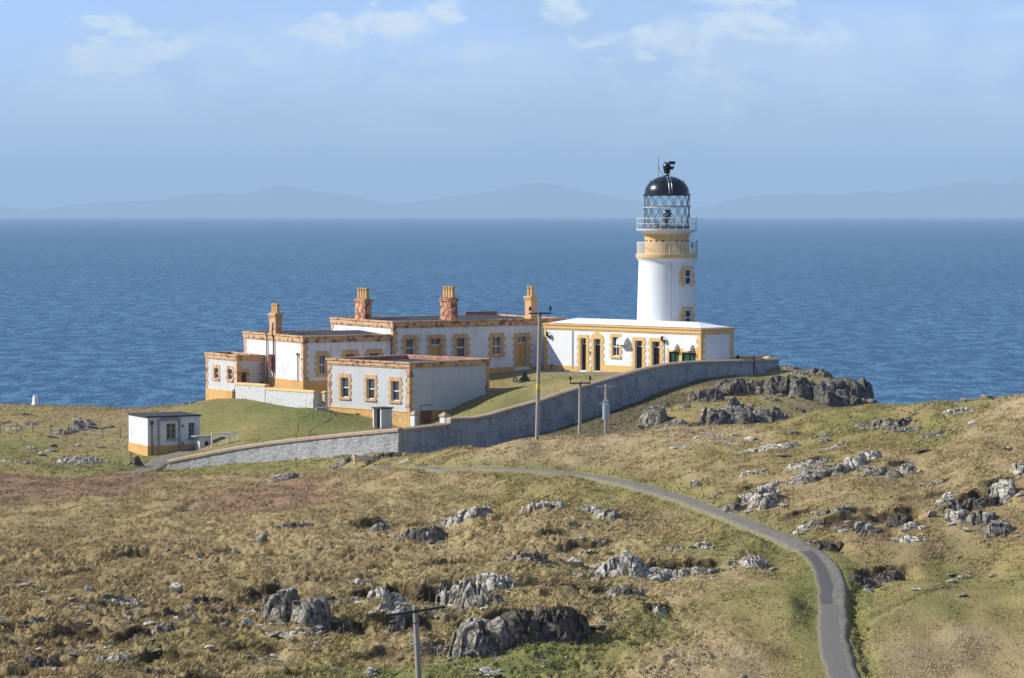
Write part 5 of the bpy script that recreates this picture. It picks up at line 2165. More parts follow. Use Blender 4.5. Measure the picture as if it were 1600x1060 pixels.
def bench_frame():
    p = at(345, 700, 236)
    p.z = gz(p.x, p.y)
    yaw = R(20)
    root = tag(empty('goal_frame', p, yaw), 'white painted rail frame standing between hut and long wall', 'frame')
    m = MB()
    m.box(-.75, -.65, 0, .1, -.6, .8)
    m.box(.55, .66, 0, .1, -.6, .8)
    m.box(-.75, .66, -.02, .12, .8, .93)
    m.box(1.35, 1.42, 0, .08, -.6, .7)
    m.build('rail', M['white_metal'], root)
    p2 = at(323, 700, 238)
    p2.z = gz(p2.x, p2.y)
    r2 = tag(empty('concrete_tank', p2, R(27)), 'pale square tank with dark hatch beside the hut', 'tank')
    m = MB().box(-.6, .35, 0, .9, -.6, .75)
    m.build('body', M['white_dull'], r2)
    MB().box(-.15, .1, -.03, .02, .05, .4).build('hatch', M['black'], r2)
    MB().box(-1.0, .4, -.1, 1.0, .75, .83).build('lid', M['concrete'], r2)


bench_frame()


def dark_cowl():
    p = at(1153, 563, 256)
    root = tag(empty('vent_cowl', p), 'small black cowl poking above the wall beside the engine house', 'vent cowl')
    m = MB()
    m.lathe([(.12, -1.5), (.13, .12), (.1, .2)], 12)
    m.build('pipe', M['black'], root, smooth=True)
    k = MB()
    k.lathe([(.1, .18), (.15, .25), (.14, .36), (.07, .43), (0, .44)], 12)
    k.build('cowl', M['black'], root, smooth=True)
    p2 = at(1178, 562, 256.8)
    q = tag(empty('drain_post', p2), 'rusty iron pipe strapped upright to the wall near its seaward end', 'pipe')
    g = MB()
    g.tube((-.05, -.35, -1.6), (-.05, -.35, .35), .06, 8)
    g.tube((.35, -.5, -1.55), (-.03, -.4, -.1), .04, 6)
    g.build('upright', M['rust'], q, smooth=True)


dark_cowl()


def wreck_heap():
    p = hit(819, 596.5, 240)
    p.z = gz(p.x, p.y)
    root = tag(empty('scrap_heap', p), 'dark tangled heap of scrap metal on the compound lawn', 'scrap heap')
    r_ = random.Random(4)
    m = MB()
    pr = [(-.55, 0), (-.32, .35), (-.16, .5), (-.12, .82), (.2, .85), (.28, .5), (.55, .12), (.6, 0)]
    f = [(x, -.35, z) for x, z in pr]
    b = [(x * .8, .35, z * .8) for x, z in pr]
    m.quad(*f).quad(*b[::-1])
    for k in range(len(pr)):
        q = (k + 1) % len(pr)
        m.quad(f[k], b[k], b[q], f[q])
    m.build('hulk', M['dark_metal'], root)
    g = MB()
    for i in range(9):
        a = (r_.uniform(-.9, .5), r_.uniform(-.5, .3), 0)
        b_ = (r_.uniform(-.9, .6), r_.uniform(-.5, .3), r_.uniform(.1, .6))
        g.tube(a, b_, .05, 5)
    g.build('pipes', M['grey_metal'], root)
    w = MB()
    w.torus(.16, .06, .0, 14, 6)
    w.xform(Matrix.Translation((-.78, -.3, .2)) @ Matrix.Rotation(R(75), 4, 'X'))
    w.build('wheel', M['insulator'], root)


wreck_heap()


def stick():
    p = hit(1178, 892)
    p.z = gz(p.x, p.y)
    q = tag(MB().tube((.30, -1.0, .02), (-.42, .2, 1.0), .03, 6).build('driftwood_stick', M['post']), 'bleached thin stick leaning on the pale outcrop near the path bend', 'stick')
    q.location = p


stick()


# ------------------------------------------------------------------ the sheep
def sheep():
    p = hit(566, 729.5, 195)
    p.z = gz(p.x, p.y)
    me = bpy.data.meshes.new('sheep')
    V = [(-.50, 0, .66), (-.25, 0, .70), (.10, 0, .69), (.38, 0, .70), (.58, 0, .60), (.74, 0, .36), (.84, 0, .17),
         (-.48, .13, .42), (-.54, .14, .24), (-.50, .14, .02), (-.44, -.13, .42), (-.50, -.15, .24), (-.42, -.15, .02),
         (.36, .13, .42), (.36, .14, .22), (.37, .14, .02), (.30, -.13, .42), (.28, -.14, .22), (.30, -.14, .02), (-.62, 0, .60), (-.66, 0, .42)]
    E = [(0, 1), (1, 2), (2, 3), (3, 4), (4, 5), (5, 6), (0, 7), (7, 8), (8, 9), (0, 10), (10, 11), (11, 12), (3, 13), (13, 14), (14, 15), (3, 16), (16, 17), (17, 18), (0, 19), (19, 20)]
    rad = [.25, .30, .30, .25, .15, .10, .065, .12, .06, .04, .12, .06, .04, .10, .05, .04, .10, .05, .04, .10, .05]
    me.from_pydata(V, E, [])
    o = bpy.data.objects.new('sheep', me)
    C.objects.link(o)
    m = o.modifiers.new('skin', 'SKIN')
    for i, sv in enumerate(me.skin_vertices[0].data):
        sv.radius = (rad[i], rad[i])
        sv.use_root = i == 1
    s = o.modifiers.new('sub', 'SUBSURF')
    s.levels = s.render_levels = 2
    me.materials.append(M['wool'])
    o.location = p
    o.rotation_euler = (0, 0, R(4))
    tag(o, 'cream sheep grazing on the turf beside the wall', 'sheep')
    for sy in (-1, 1):
        e = MB().quad((.64, sy * .06, .46), (.60, sy * .2, .47), (.66, sy * .19, .40), (.69, sy * .07, .42)).quad((.64, sy * .06, .475), (.60, sy * .2, .485), (.66, sy * .19, .415), (.69, sy * .07, .435))
        e.build('ear', M['wool_dark'], o)


sheep()

# ------------------------------------------------------------------ rocks
def ico(sub):
    bm = bmesh.new()
    bmesh.ops.create_icosphere(bm, subdivisions=sub, radius=1)
    v = np.array([q.co[:] for q in bm.verts])
    f = np.array([[q.index for q in p.verts] for p in bm.faces])
    bm.free()
    return v, f


ICO = {k: ico(k) for k in (2, 3, 4, 5)}


def lump(r, a, b, c, sub, facets=15, sharp=16, rough=.10):
    """one weathered angular block: a sphere cut by random planes, then roughened"""
    d, f = ICO[sub]
    n = r.normal(size=(facets, 3))
    n /= np.linalg.norm(n, axis=1)[:, None]
    h = r.uniform(.58, 1.0, facets)
    q = np.maximum(0, d @ n.T) / h[None]
    rad = 1 / ((q ** sharp).sum(1) ** (1 / sharp) + 1e-6)
    rad = np.minimum(rad, 1.25)
    p = d * rad[:, None]
    s = int(r.integers(0, 200))
    size = np.array([a, b, c])
    w = p * size
    k = 1.0 / max(.25, .42 * max(a, b, c))
    nz = perlin3(w * k, s) * .5 + perlin3(w * k * 2.3, s + 1) * .28 + perlin3(w * k * 5.1, s + 2) * .17
    # bedding cracks: narrow grooves
    g = perlin3(w * k * np.array([.8, .8, 2.2]), s + 3)
    groove = -np.exp(-(g / .05) ** 2) * .9
    p = p * (1 + rough * nz + rough * .8 * groove)[:, None]
    return p * size, f


def ledge_rock(r, box, H_k, deep, dmin):
    """bedrock breaking out of the slope: steep jointed face towards the viewer, top running back into the turf"""
    x0, y0, x1, y1 = box
    P = hit((x0 + x1) / 2, y1 - (y1 - y0) * .10, dmin)
    s = ppm(P.y)
    W, Hi = (x1 - x0) / s, (y1 - y0) / s
    W *= 1.42
    H = Hi * .50 * H_k
    D = max(Hi * 3.2 * deep, W * .24)
    nu = int(np.clip(W * s * 1.15, 30, 190))
    nv = int(np.clip(nu * .8, 34, 130))
    U, T = np.meshgrid(np.linspace(-1, 1, nu), np.linspace(0, 1, nv))
    Vv = T ** 1.35
    u, v = U.ravel(), Vv.ravel()
    X, Y = u * W * .5, v * D
    sd_ = int(r.integers(0, 190))
    cs = np.clip(.38 * H + .10 + .035 * W, .16, .9)
    wx = X + cs * .45 * perlin2(X / cs * .9, Y / cs * .6, sd_) + cs * .12 * perlin2(X / cs * 3.1, Y / cs * 2.2, sd_ + 1)
    wy = Y * .62 + cs * .45 * perlin2(X / cs * .8, Y / cs * .7, sd_ + 2)
    m = int(np.clip(W * D * .62 / cs ** 2 * 1.25, 6, 160))
    cx, cy = r.uniform(-W * .54, W * .54, m), r.uniform(-.1 * D, D, m) * .62
    d = np.sqrt((wx[:, None] - cx) ** 2 + ((wy[:, None] - cy) * 1.15) ** 2)
    o = np.argsort(d, axis=1)[:, :2]
    f1 = d[np.arange(len(u)), o[:, 0]]
    f2 = d[np.arange(len(u)), o[:, 1]]
    c = o[:, 0]
    hoff, tx, ty, fr = r.uniform(.74, 1.08, m), r.normal(size=m) * .16, r.normal(size=m) * .14, r.uniform(-.07, .12, m)
    gap = np.exp(-((f2 - f1) / (.11 * cs)) ** 2)
    rag = perlin2(X * 1.1 / cs * .5, Y * 0, sd_ + 3)
    v0 = .06 + fr[c] * .7 + .07 * rag + .30 * np.abs(u) ** 2.4
    rq = np.clip((v - v0) / .32, 0, 1)
    rise = 1 - (1 - rq) ** 2.6
    v1 = 1.05 - .34 * u * u + .16 * rag
    fall = 1 - sstep(.25, 1.0, v / v1)
    side = 1 - sstep(.70, 1.04, np.abs(u) + .14 * perlin2(Y / cs * .9, X * .4, sd_ + 4) + fr[c] * .5)
    top = H * (hoff[c] + (tx[c] * (wx - cx[c]) + ty[c] * (wy - cy[c])) / cs * .5)
    p3 = np.stack([X, Y, v * 0], 1) / cs
    top = top + H * (.16 * perlin3(p3 * .9, sd_ + 5) + .05 * perlin3(p3 * 3.1, sd_ + 6))
    top = (top - np.minimum(.42 * cs, .45 * H) * gap) * (.25 + .75 * side)
    gx, gy = P.x + X, P.y - .10 * D + Y
    zg, q = ground_height(gx, gy, True)
    zs = zg - q['lump'] * q['amp']
    mask = rise * np.clip(fall * 1.25, 0, 1) * side
    z = (zs - .06) * (1 - mask) + (zs + q['led'] * .45 + top * (.25 + .75 * fall)) * mask - .05
    # vertical joints and bedding push the faces in and out
    p3 = np.stack([gx, gy, z], 1) / cs
    k = .07 * cs
    gx = gx + k * perlin3(p3 * np.array([1.2, 1.2, 2.6]), sd_ + 7)
    gy = gy + 1.8 * k * perlin3(p3 * np.array([1.1, 1.0, 2.2]), sd_ + 8) + 0.4 * k * perlin3(p3 * 3.3, sd_ + 9)
    idx = np.arange(nu * nv).reshape(nv, nu)
    f = np.stack([idx[:-1, :-1], idx[:-1, 1:], idx[1:, 1:], idx[1:, :-1]], -1).reshape(-1, 4)
    # drop faces that lie wholly under the turf
    live = (mask > .02)
    f = f[live[f].any(1)]
    used = np.unique(f)
    remap = np.full(nu * nv, -1)
    remap[used] = np.arange(len(used))
    V = np.stack([gx, gy, z], 1)[used] - np.array(P)
    f = remap[f]
    f = np.concatenate([f[:, [0, 1, 2]], f[:, [0, 2, 3]]])
    # broken pieces lying along the foot and ends of the mass
    Vs, Fs, off = [V], [f], len(V)
    for i in range(int(np.clip(3 + W * 2.2, 3, 16))):
        a = r.uniform(.05, .16) * min(1.6, .55 + H)
        lx = P.x + np.clip(r.normal() * .33, -.5, .5) * W
        ly = P.y - .10 * D + (r.uniform(-.05, .35) if r.random() < .7 else r.uniform(.4, 1.1)) * D
        p, ff = lump(r, a * r.uniform(.9, 1.7), a, a * r.uniform(.5, .8), 3 if a * s > 3.5 else 2, 11, 12, .08)
        p[:, 2] += p[:, 0] * r.normal() * .2
        Vs.append(p + np.array([lx, ly, gz(lx, ly) + a * .18]) - np.array(P))
        Fs.append(ff + off)
        off += len(p)
    return P, np.concatenate(Vs), np.concatenate(Fs)


def outcrop(box, label, mat='rock', name='rock_outcrop', n=None, dmin=88., flat=.55, deep=1.0, seed=None, group=None, tall=1.0, sink=.30, sub=None, join=.75):
    x0, y0, x1, y1 = box
    r = np.random.default_rng(int(seed if seed is not None else x0 * 7 + y0 * 13) % 99991)
    if join == 0 or name == 'stone' or (name == 'boulder' and (n or 1) == 1):
        P = hit((x0 + x1) / 2, y1 - (y1 - y0) * .12, dmin)
        s = ppm(P.y)
        W, H = (x1 - x0) / s, (y1 - y0) / s
        V, F, off = [], [], 0
        for i in range(n or 1):
            if (n or 1) == 1:
                a, b, c, lx, ly = W * .60, max(W * .5, H * .5), H * .58 * tall, P.x, P.y + W * .2
            else:
                u, v = r.uniform(-.8, .8), r.uniform(0, 1)
                a = W * r.uniform(.07, .15)
                b, c = a * r.uniform(.7, 1.1), a * r.uniform(.6, .9)
                lx, ly = P.x + u * W * .5, P.y + v * H * 2.2
            p, f = lump(r, a, b, max(c, .05), sub or (4 if a * s > 12 else 3), 12, 12, .08)
            ti, tj = r.normal() * .18, r.normal() * .12
            p[:, 2] += ti * p[:, 0] + tj * p[:, 1]
            p = p + np.array([lx, ly, gz(lx, ly) + max(c, .05) * (.30 if n == 1 or n is None else .45)])
            V.append(p)
            F.append(f + off)
            off += len(p)
        V, F = np.concatenate(V) - np.array(P), np.concatenate(F)
    else:
        P, V, F = ledge_rock(r, box, tall * (.85 if tall < 1 else tall), deep, dmin)
    o = np_mesh(name, V, F, M[mat], smooth=True)
    o.location = P
    try:
        o.data.set_sharp_from_angle(angle=R(34))
    except Exception:
        pass
    tag(o, label, 'boulder' if name == 'boulder' else ('stone' if name == 'stone' else 'rock'), group)
    return o


ROCKS = [
    # --- near moor, west of the path
    ((411, 742, 462, 757), 'long grey boulder alone on the reddish heath crest', 'rock', 'boulder', dict(n=1, dmin=150, tall=1.1)),
    ((433, 809, 486, 828), 'low broken grey slabs below the reddish heath patch', 'rock', 'rock_outcrop', {}),
    ((400, 826, 418, 846), 'tilted grey stone just below the low broken slabs', 'rock', 'boulder', dict(n=1)),
    ((576, 806, 608, 827), 'pair of grey rocks in a dark hollow beside the double-humped boulder', 'rock', 'rock_outcrop', dict(n=2)),
    ((621, 805, 687, 839), 'double-humped grey boulder on the straw slope', 'rock', 'rock_outcrop', dict(n=3, tall=1.15)),
    ((694, 783, 768, 822), 'large pale split slabs on the slope below the path crest', 'rock_pale', 'rock_outcrop', dict(n=5, deep=1.1)),
    ((818, 787, 880, 812), 'pale stepped rocks west of the path bend', 'rock_pale', 'rock_outcrop', dict(n=5)),
    ((841, 766, 858, 773), 'flat grey stone above the pale stepped rocks', 'rock', 'boulder', dict(n=1)),
    ((908, 789, 938, 808), 'low end of a pale ledge beside the notched block', 'rock_pale', 'rock_outcrop', dict(n=3)),
    ((932, 794, 966, 816), 'notched pale block with a dark split on the open slope', 'rock_pale', 'rock_outcrop', dict(n=2, tall=1.1)),
    ((802, 861, 852, 889), 'rounded lichen-speckled boulder near the middle of the moor', 'rock', 'boulder', dict(n=2, tall=1.2)),
    ((851, 853, 877, 868), 'small pale rock right above the lichen-speckled boulder', 'rock_pale', 'boulder', dict(n=2)),
    ((886, 857, 908, 874), 'slanting pale stone above the broad whaleback outcrop', 'rock_pale', 'boulder', dict(n=1)),
    ((862, 868, 892, 878), 'flat pale stones between rounded boulder and whaleback', 'rock_pale', 'rock_outcrop', dict(n=3)),
    ((902, 835, 916, 843), 'small stone on the moor topmost above the whaleback outcrop', 'rock', 'boulder', dict(n=1)),
    ((924, 834, 950, 844), 'low dark-edged stones topping the slope above the whaleback', 'rock', 'rock_outcrop', dict(n=3)),
    ((936, 851, 1014, 897), 'broad whaleback outcrop of pale lichened rock', 'rock_pale', 'rock_outcrop', dict(n=6, tall=1.15, deep=1.0)),
    ((888, 880, 914, 896), 'crumbling pale rock in turf beside the whaleback', 'rock_pale', 'rock_outcrop', dict(n=3)),
    ((921, 880, 940, 898), 'upright pale stone touching the foot of the whaleback', 'rock_pale', 'boulder', dict(n=2)),
    ((952, 901, 1006, 934), 'dark wedge of rock below the whaleback outcrop', 'rock', 'rock_outcrop', dict(n=4, tall=1.2)),
    ((905, 920, 955, 936), 'shaded low rocks ending at the dark wedge', 'rock_dark', 'rock_outcrop', dict(n=4)),
    ((990, 862, 1005, 872), 'grey cube-like stone between whaleback and long ledge', 'rock', 'boulder', dict(n=1)),
    ((1012, 869, 1076, 896), 'first half of a long rock ledge running towards the path', 'rock_pale', 'rock_outcrop', dict(n=7, tall=1.1)),
    ((1070, 872, 1128, 890), 'broken tail of the long rock ledge', 'rock', 'rock_outcrop', dict(n=7)),
    ((1034, 851, 1068, 864), 'pale flat rocks just above the long rock ledge', 'rock_pale', 'rock_outcrop', dict(n=4)),
    ((1086, 848, 1108, 864), 'pale pointed rock above the tail of the long ledge', 'rock_pale', 'boulder', dict(n=2)),
    ((1158, 856, 1198, 888), 'pale wedge outcrop with a stick on it near the path', 'rock_pale', 'rock_outcrop', dict(n=5, tall=1.1)),
    ((1134, 868, 1160, 882), 'half-buried grey rocks joining the wedge with the stick', 'rock', 'rock_outcrop', dict(n=4)),
    ((700, 882, 795, 926), 'huge lichened ledge overlooking a black hollow', 'rock_pale', 'rock_outcrop', dict(n=7, tall=1.15, deep=.9)),
    ((712, 915, 780, 950), 'dark vertical face under the huge lichened ledge', 'rock', 'rock_outcrop', dict(n=6, tall=1.15)),
    ((682, 893, 712, 922), 'pale cracked knob at the tip of the huge ledge', 'rock_pale', 'rock_outcrop', dict(n=3, tall=1.2)),
    ((575, 912, 632, 946), 'jagged pale outcrop left of the black hollow', 'rock_pale', 'rock_outcrop', dict(n=6, tall=1.15)),
    ((592, 941, 640, 966), 'blocky pale rocks stepping down behind the pole crossarm', 'rock_pale', 'rock_outcrop', dict(n=5, tall=1.1)),
    ((606, 966, 640, 982), 'low blocks lowest of those behind the pole crossarm', 'rock', 'rock_outcrop', dict(n=4)),
    ((640, 940, 712, 956), 'flat stony floor of the black hollow', 'rock', 'rock_outcrop', dict(n=6, tall=.7)),
    ((408, 922, 460, 985), 'tall dark cracked crag on the tussocky slope', 'rock', 'rock_outcrop', dict(n=6, tall=1.15)),
    ((452, 924, 508, 990), 'paler cracked crag joined to the tall dark crag', 'rock', 'rock_outcrop', dict(n=6, tall=1.15)),
    ((432, 980, 500, 994), 'rubble at the foot of the twin crags', 'rock_pale', 'rock_outcrop', dict(n=7)),
    ((506, 926, 562, 950), 'shadowed rocky rim trailing from the twin crags', 'rock', 'rock_outcrop', dict(n=6)),
    ((522, 958, 548, 987), 'small dark knob with white flecks below the rocky rim', 'rock_dark', 'rock_outcrop', dict(n=3, tall=1.2)),
    ((711, 952, 790, 1016), 'great dark crag with ribbed face above the green flat', 'rock', 'rock_outcrop', dict(n=7, tall=1.2, flat=.8)),
    ((770, 950, 838, 1012), 'ribbed middle block of the great dark crag', 'rock_dark', 'rock_outcrop', dict(n=5, tall=1.2)),
    ((834, 944, 918, 1008), 'massive bulging dark block ending the great crag', 'rock_dark', 'rock_outcrop', dict(n=4, tall=1.25)),
    ((919, 956, 964, 972), 'two small rocks past the bulging dark block', 'rock', 'rock_outcrop', dict(n=3)),
    ((1021, 938, 1043, 960), 'white-flecked stones in a dark notch below the long ledge', 'rock_pale', 'rock_outcrop', dict(n=3)),
    ((560, 1022, 622, 1050), 'heap of loose grey rubble beside the leaning pole', 'rock_pale', 'rock_outcrop', dict(n=13, join=0)),
    ((708, 1013, 726, 1023), 'first little boulder on the bright green flat by the pole', 'rock', 'boulder', dict(n=1)),
    ((710, 1012, 722, 1017), 'bit of stone behind the little boulder by the pole', 'rock', 'boulder', dict(n=1)),
    ((748, 1029, 786, 1042), 'low scatter of pale rocks in the bright green flat', 'rock_pale', 'rock_outcrop', dict(n=5)),
    ((708, 1025, 722, 1033), 'dark speckled stone on the bright green flat', 'rock_dark', 'boulder', dict(n=1)),
    ((833, 1014, 876, 1021), 'long flat slab lying in grass under the bulging block', 'rock', 'boulder', dict(n=2, tall=.8)),
    ((515, 1054, 541, 1066), 'pale boulder top breaking the near green edge', 'rock_pale', 'boulder', dict(n=1)),
    ((480, 1032, 504, 1046), 'small white-topped rock in rough grass below the crags', 'rock_pale', 'rock_outcrop', dict(n=3)),
    ((263, 905, 286, 924), 'tall white lichened stone on the brown tussock slope', 'rock_pale', 'boulder', dict(n=1, tall=1.2)),
    ((280, 850, 300, 862), 'dark domed stone high on the brown slope', 'rock_dark', 'boulder', dict(n=1)),
    ((306, 857, 320, 867), 'white flat stone beside the dark domed stone', 'rock_pale', 'boulder', dict(n=1)),
    ((253, 853, 266, 862), 'little grey stone on the other side of the dark domed stone', 'rock', 'boulder', dict(n=1)),
    ((131, 924, 149, 937), 'white round-topped stone among the brown tussocks', 'rock_pale', 'boulder', dict(n=1, tall=1.2)),
    ((106, 944, 126, 960), 'white stone at the start of a row of small rocks', 'rock_pale', 'boulder', dict(n=1)),
    ((124, 948, 168, 958), 'row of small pale rocks in the brown tussocks', 'rock_pale', 'rock_outcrop', dict(n=5)),
    ((199, 976, 242, 998), 'dark overhung rock bank beside a sloping slab', 'rock_dark', 'rock_outcrop', dict(n=4, tall=1.1)),
    ((228, 960, 275, 994), 'sloping grey slab ending the dark rock bank', 'rock', 'rock_outcrop', dict(n=3, tall=1.1)),
    ((128, 988, 160, 1004), 'upper group of whitish rocks in the roughest corner', 'rock_pale', 'rock_outcrop', dict(n=5)),
    ((146, 1003, 196, 1030), 'lower and larger group of whitish rocks in the roughest corner', 'rock_pale', 'rock_outcrop', dict(n=7)),
    ((74, 1024, 114, 1042), 'three white stones low on the roughest corner', 'rock_pale', 'rock_outcrop', dict(n=3, join=.2)),
    ((0, 990, 19, 1001), 'pale rock cut off by the picture edge in rough turf', 'rock_pale', 'boulder', dict(n=2)),
    ((370, 924, 404, 950), 'white-streaked rocks in the dark bank west of the twin crags', 'rock_pale', 'rock_outcrop', dict(n=4, tall=1.1)),
    ((346, 932, 366, 950), 'shadowed rock in the dark bank beside white-streaked ones', 'rock_dark', 'boulder', dict(n=2)),
    ((300, 953, 312, 968), 'whitest little stone standing before the dark bank', 'rock_pale', 'boulder', dict(n=1, tall=1.2)),
    ((271, 955, 283, 965), 'white egg-shaped stone near the whitest little stone', 'rock_pale', 'boulder', dict(n=1)),
    ((285, 940, 299, 950), 'pale block above the two white little stones', 'rock_pale', 'boulder', dict(n=1)),
    ((378, 971, 394, 987), 'pale stubby rock left of the twin crags foot', 'rock_pale', 'boulder', dict(n=1)),
    ((340, 980, 370, 992), 'low stony patch in the bank below the stubby rock', 'rock', 'rock_outcrop', dict(n=4)),
    ((259, 996, 286, 1008), 'pale stones under the sloping grey slab', 'rock_pale', 'rock_outcrop', dict(n=3)),
    ((296, 1046, 340, 1064), 'wide grey rock at the near edge of the moor', 'rock', 'rock_outcrop', dict(n=4)),
    ((264, 1044, 280, 1053), 'white oblong stone by the wide grey rock', 'rock_pale', 'boulder', dict(n=1)),
    ((82, 1046, 95, 1057), 'white stone lowest in the roughest corner', 'rock_pale', 'boulder', dict(n=1)),
    ((6, 914, 24, 923), 'flat grey stone beside a dark bank on the brown slope', 'rock', 'boulder', dict(n=1)),
    ((38, 896, 48, 901), 'flat white chip of stone high on the brown slope', 'rock_pale', 'boulder', dict(n=1)),
    ((640, 868, 684, 884), 'low grey shelf above the tip of the huge ledge', 'rock', 'rock_outcrop', dict(n=3)),
    ((548, 896, 584, 914), 'broken pale rim above the jagged outcrop', 'rock_pale', 'rock_outcrop', dict(n=3)),
    ((770, 866, 800, 882), 'grey steps between huge ledge and speckled boulder', 'rock', 'rock_outcrop', dict(n=3)),
    ((900, 846, 930, 858), 'pale crumbs of rock on the grassy shoulder over the whaleback', 'rock_pale', 'rock_outcrop', dict(n=3)),
    ((846, 902, 900, 918), 'dark heathery ledge between speckled boulder and dark wedge', 'rock_dark', 'rock_outcrop', dict(n=4)),
    ((640, 984, 700, 1000), 'low dark rocks in front of the leaning pole', 'rock', 'rock_outcrop', dict(n=4)),
    ((300, 924, 346, 944), 'shaded rock step west of the white-streaked bank', 'rock_dark', 'rock_outcrop', dict(n=4)),
    ((160, 926, 214, 944), 'low pale rib crossing the brown tussocks', 'rock_pale', 'rock_outcrop', dict(n=4)),
    ((20, 956, 84, 976), 'broad dark rib under brown tussocks at the rough edge', 'rock', 'rock_outcrop', dict(n=4)),
    ((24, 1008, 70, 1026), 'pale ragged rock above the three white stones', 'rock_pale', 'rock_outcrop', dict(n=4)),
    ((200, 1022, 258, 1044), 'dark shaded rock below the whitish groups', 'rock_dark', 'rock_outcrop', dict(n=4)),
    ((396, 1004, 450, 1022), 'grey rock rib below the rubble of the twin crags', 'rock', 'rock_outcrop', dict(n=4)),
    ((1290, 800, 1330, 816), 'grey rib above the banded bank', 'rock', 'rock_outcrop', dict(n=3)),
    ((1440, 744, 1482, 758), 'low grey rib on the straw slope above the eastern crags', 'rock', 'rock_outcrop', dict(n=3)),
    ((1290, 690, 1330, 702), 'pale low slab above the upper pale shelf', 'rock_pale', 'rock_outcrop', dict(n=3)),
    # --- slope east of the path
    ((1161, 680, 1244, 709), 'wide flat pavement of pale rock near the brow', 'rock_pale', 'rock_outcrop', dict(n=9, tall=.8, deep=1.3)),
    ((1108, 682, 1160, 697), 'grassy edge of the pale rock pavement', 'rock_pale', 'rock_outcrop', dict(n=6, tall=.7)),
    ((1044, 695, 1082, 705), 'low pale stones first along the brow past the poles', 'rock_pale', 'rock_outcrop', dict(n=4, tall=.8)),
    ((1234, 671, 1250, 679), 'small grey rock above the pale pavement', 'rock', 'boulder', dict(n=1)),
    ((1265, 673, 1297, 684), 'flat grey rocks on the brow beyond the pavement', 'rock', 'rock_outcrop', dict(n=3)),
    ((1230, 711, 1296, 732), 'upper pale shelf above the great lumpy boulder', 'rock_pale', 'rock_outcrop', dict(n=6)),
    ((1232, 726, 1328, 757), 'great lumpy boulder group in the middle of the east slope', 'rock', 'rock_outcrop', dict(n=6, tall=1.15)),
    ((1346, 698, 1379, 724), 'top knob of the twin pale outcrops', 'rock_pale', 'rock_outcrop', dict(n=3, tall=1.1)),
    ((1322, 706, 1356, 740), 'lower lobe of the twin pale outcrops', 'rock_pale', 'rock_outcrop', dict(n=4, tall=1.1)),
    ((1356, 724, 1388, 748), 'grey rocks strung below the twin pale outcrops', 'rock', 'rock_outcrop', dict(n=4)),
    ((1386, 730, 1410, 746), 'single rounded rock ending the string below the twin outcrops', 'rock', 'boulder', dict(n=1)),
    ((1402, 717, 1431, 737), 'cleft pale boulder east of the twin outcrops', 'rock_pale', 'rock_outcrop', dict(n=2, tall=1.1)),
    ((1161, 729, 1200, 744), 'upper end of a pale ridge running down to the path', 'rock_pale', 'rock_outcrop', dict(n=5)),
    ((1186, 740, 1217, 760), 'middle of the pale ridge running down to the path', 'rock_pale', 'rock_outcrop', dict(n=4)),
    ((1178, 758, 1216, 798), 'thick foot of the pale ridge above the path', 'rock_pale', 'rock_outcrop', dict(n=5, tall=1.1)),
    ((1157, 762, 1182, 780), 'pale rocks beside the thick foot of the ridge', 'rock_pale', 'rock_outcrop', dict(n=3)),
    ((1128, 777, 1163, 802), 'dark-shadowed rocks close over the path', 'rock', 'rock_outcrop', dict(n=5)),
    ((1110, 768, 1128, 779), 'small rock up the verge from the dark-shadowed ones', 'rock', 'boulder', dict(n=2)),
    ((1080, 754, 1099, 766), 'pale boulder alone on the verge of the path', 'rock_pale', 'boulder', dict(n=1, tall=1.1)),
    ((1050, 740, 1077, 749), 'flat pale rock above the verge where the path straightens', 'rock_pale', 'boulder', dict(n=2)),
    ((1364, 635, 1424, 667), 'grey whale-shaped outcrop on the skyline brow', 'rock', 'rock_outcrop', dict(n=6, tall=1.0)),
    ((1340, 646, 1366, 663), 'low rocks at the seaward tip of the skyline outcrop', 'rock', 'rock_outcrop', dict(n=4)),
    ((1394, 651, 1441, 670), 'smooth grey slabs below the skyline outcrop', 'rock', 'rock_outcrop', dict(n=4)),
    ((1442, 658, 1478, 673), 'grey rocks in turf right of the smooth slabs', 'rock', 'rock_outcrop', dict(n=4)),
    ((1476, 638, 1512, 653), 'slanting speckled rock in the green brow', 'rock_pale', 'rock_outcrop', dict(n=3)),
    ((1530, 621, 1552, 633), 'squat boulder silhouetted against the sea on the brow', 'rock', 'boulder', dict(n=1, tall=1.15)),
    ((1501, 627, 1515, 634), 'brownish stone on the skyline near the squat boulder', 'rock', 'boulder', dict(n=1)),
    ((1428, 631, 1486, 641), 'long flat rocks along the skyline brow', 'rock', 'rock_outcrop', dict(n=5, tall=.8)),
    ((1433, 697, 1455, 709), 'dark glossy boulder in a hollow of the east slope', 'rock_dark', 'boulder', dict(n=1, tall=1.1)),
    ((1515, 655, 1526, 660), 'flat white stone in the green brow', 'rock_pale', 'boulder', dict(n=1)),
    ((1568, 690, 1582, 699), 'white stone on the upper straw slope', 'rock_pale', 'boulder', dict(n=1)),
    ((1474, 767, 1493, 782), 'pale blunt rock starting the eastern crag group', 'rock_pale', 'boulder', dict(n=2)),
    ((1556, 758, 1590, 791), 'pale pillar-like rock topping the eastern crag group', 'rock_pale', 'rock_outcrop', dict(n=4, tall=1.2)),
    ((1508, 778, 1562, 796), 'dark cave-like rock in the eastern crag group', 'rock_dark', 'rock_outcrop', dict(n=4, tall=1.1)),
    ((1466, 785, 1504, 804), 'pale sloping rock of the eastern crag group', 'rock_pale', 'rock_outcrop', dict(n=4, tall=1.1)),
    ((1484, 800, 1514, 826), 'pale drooping tail under the sloping rock', 'rock_pale', 'rock_outcrop', dict(n=4, tall=1.1)),
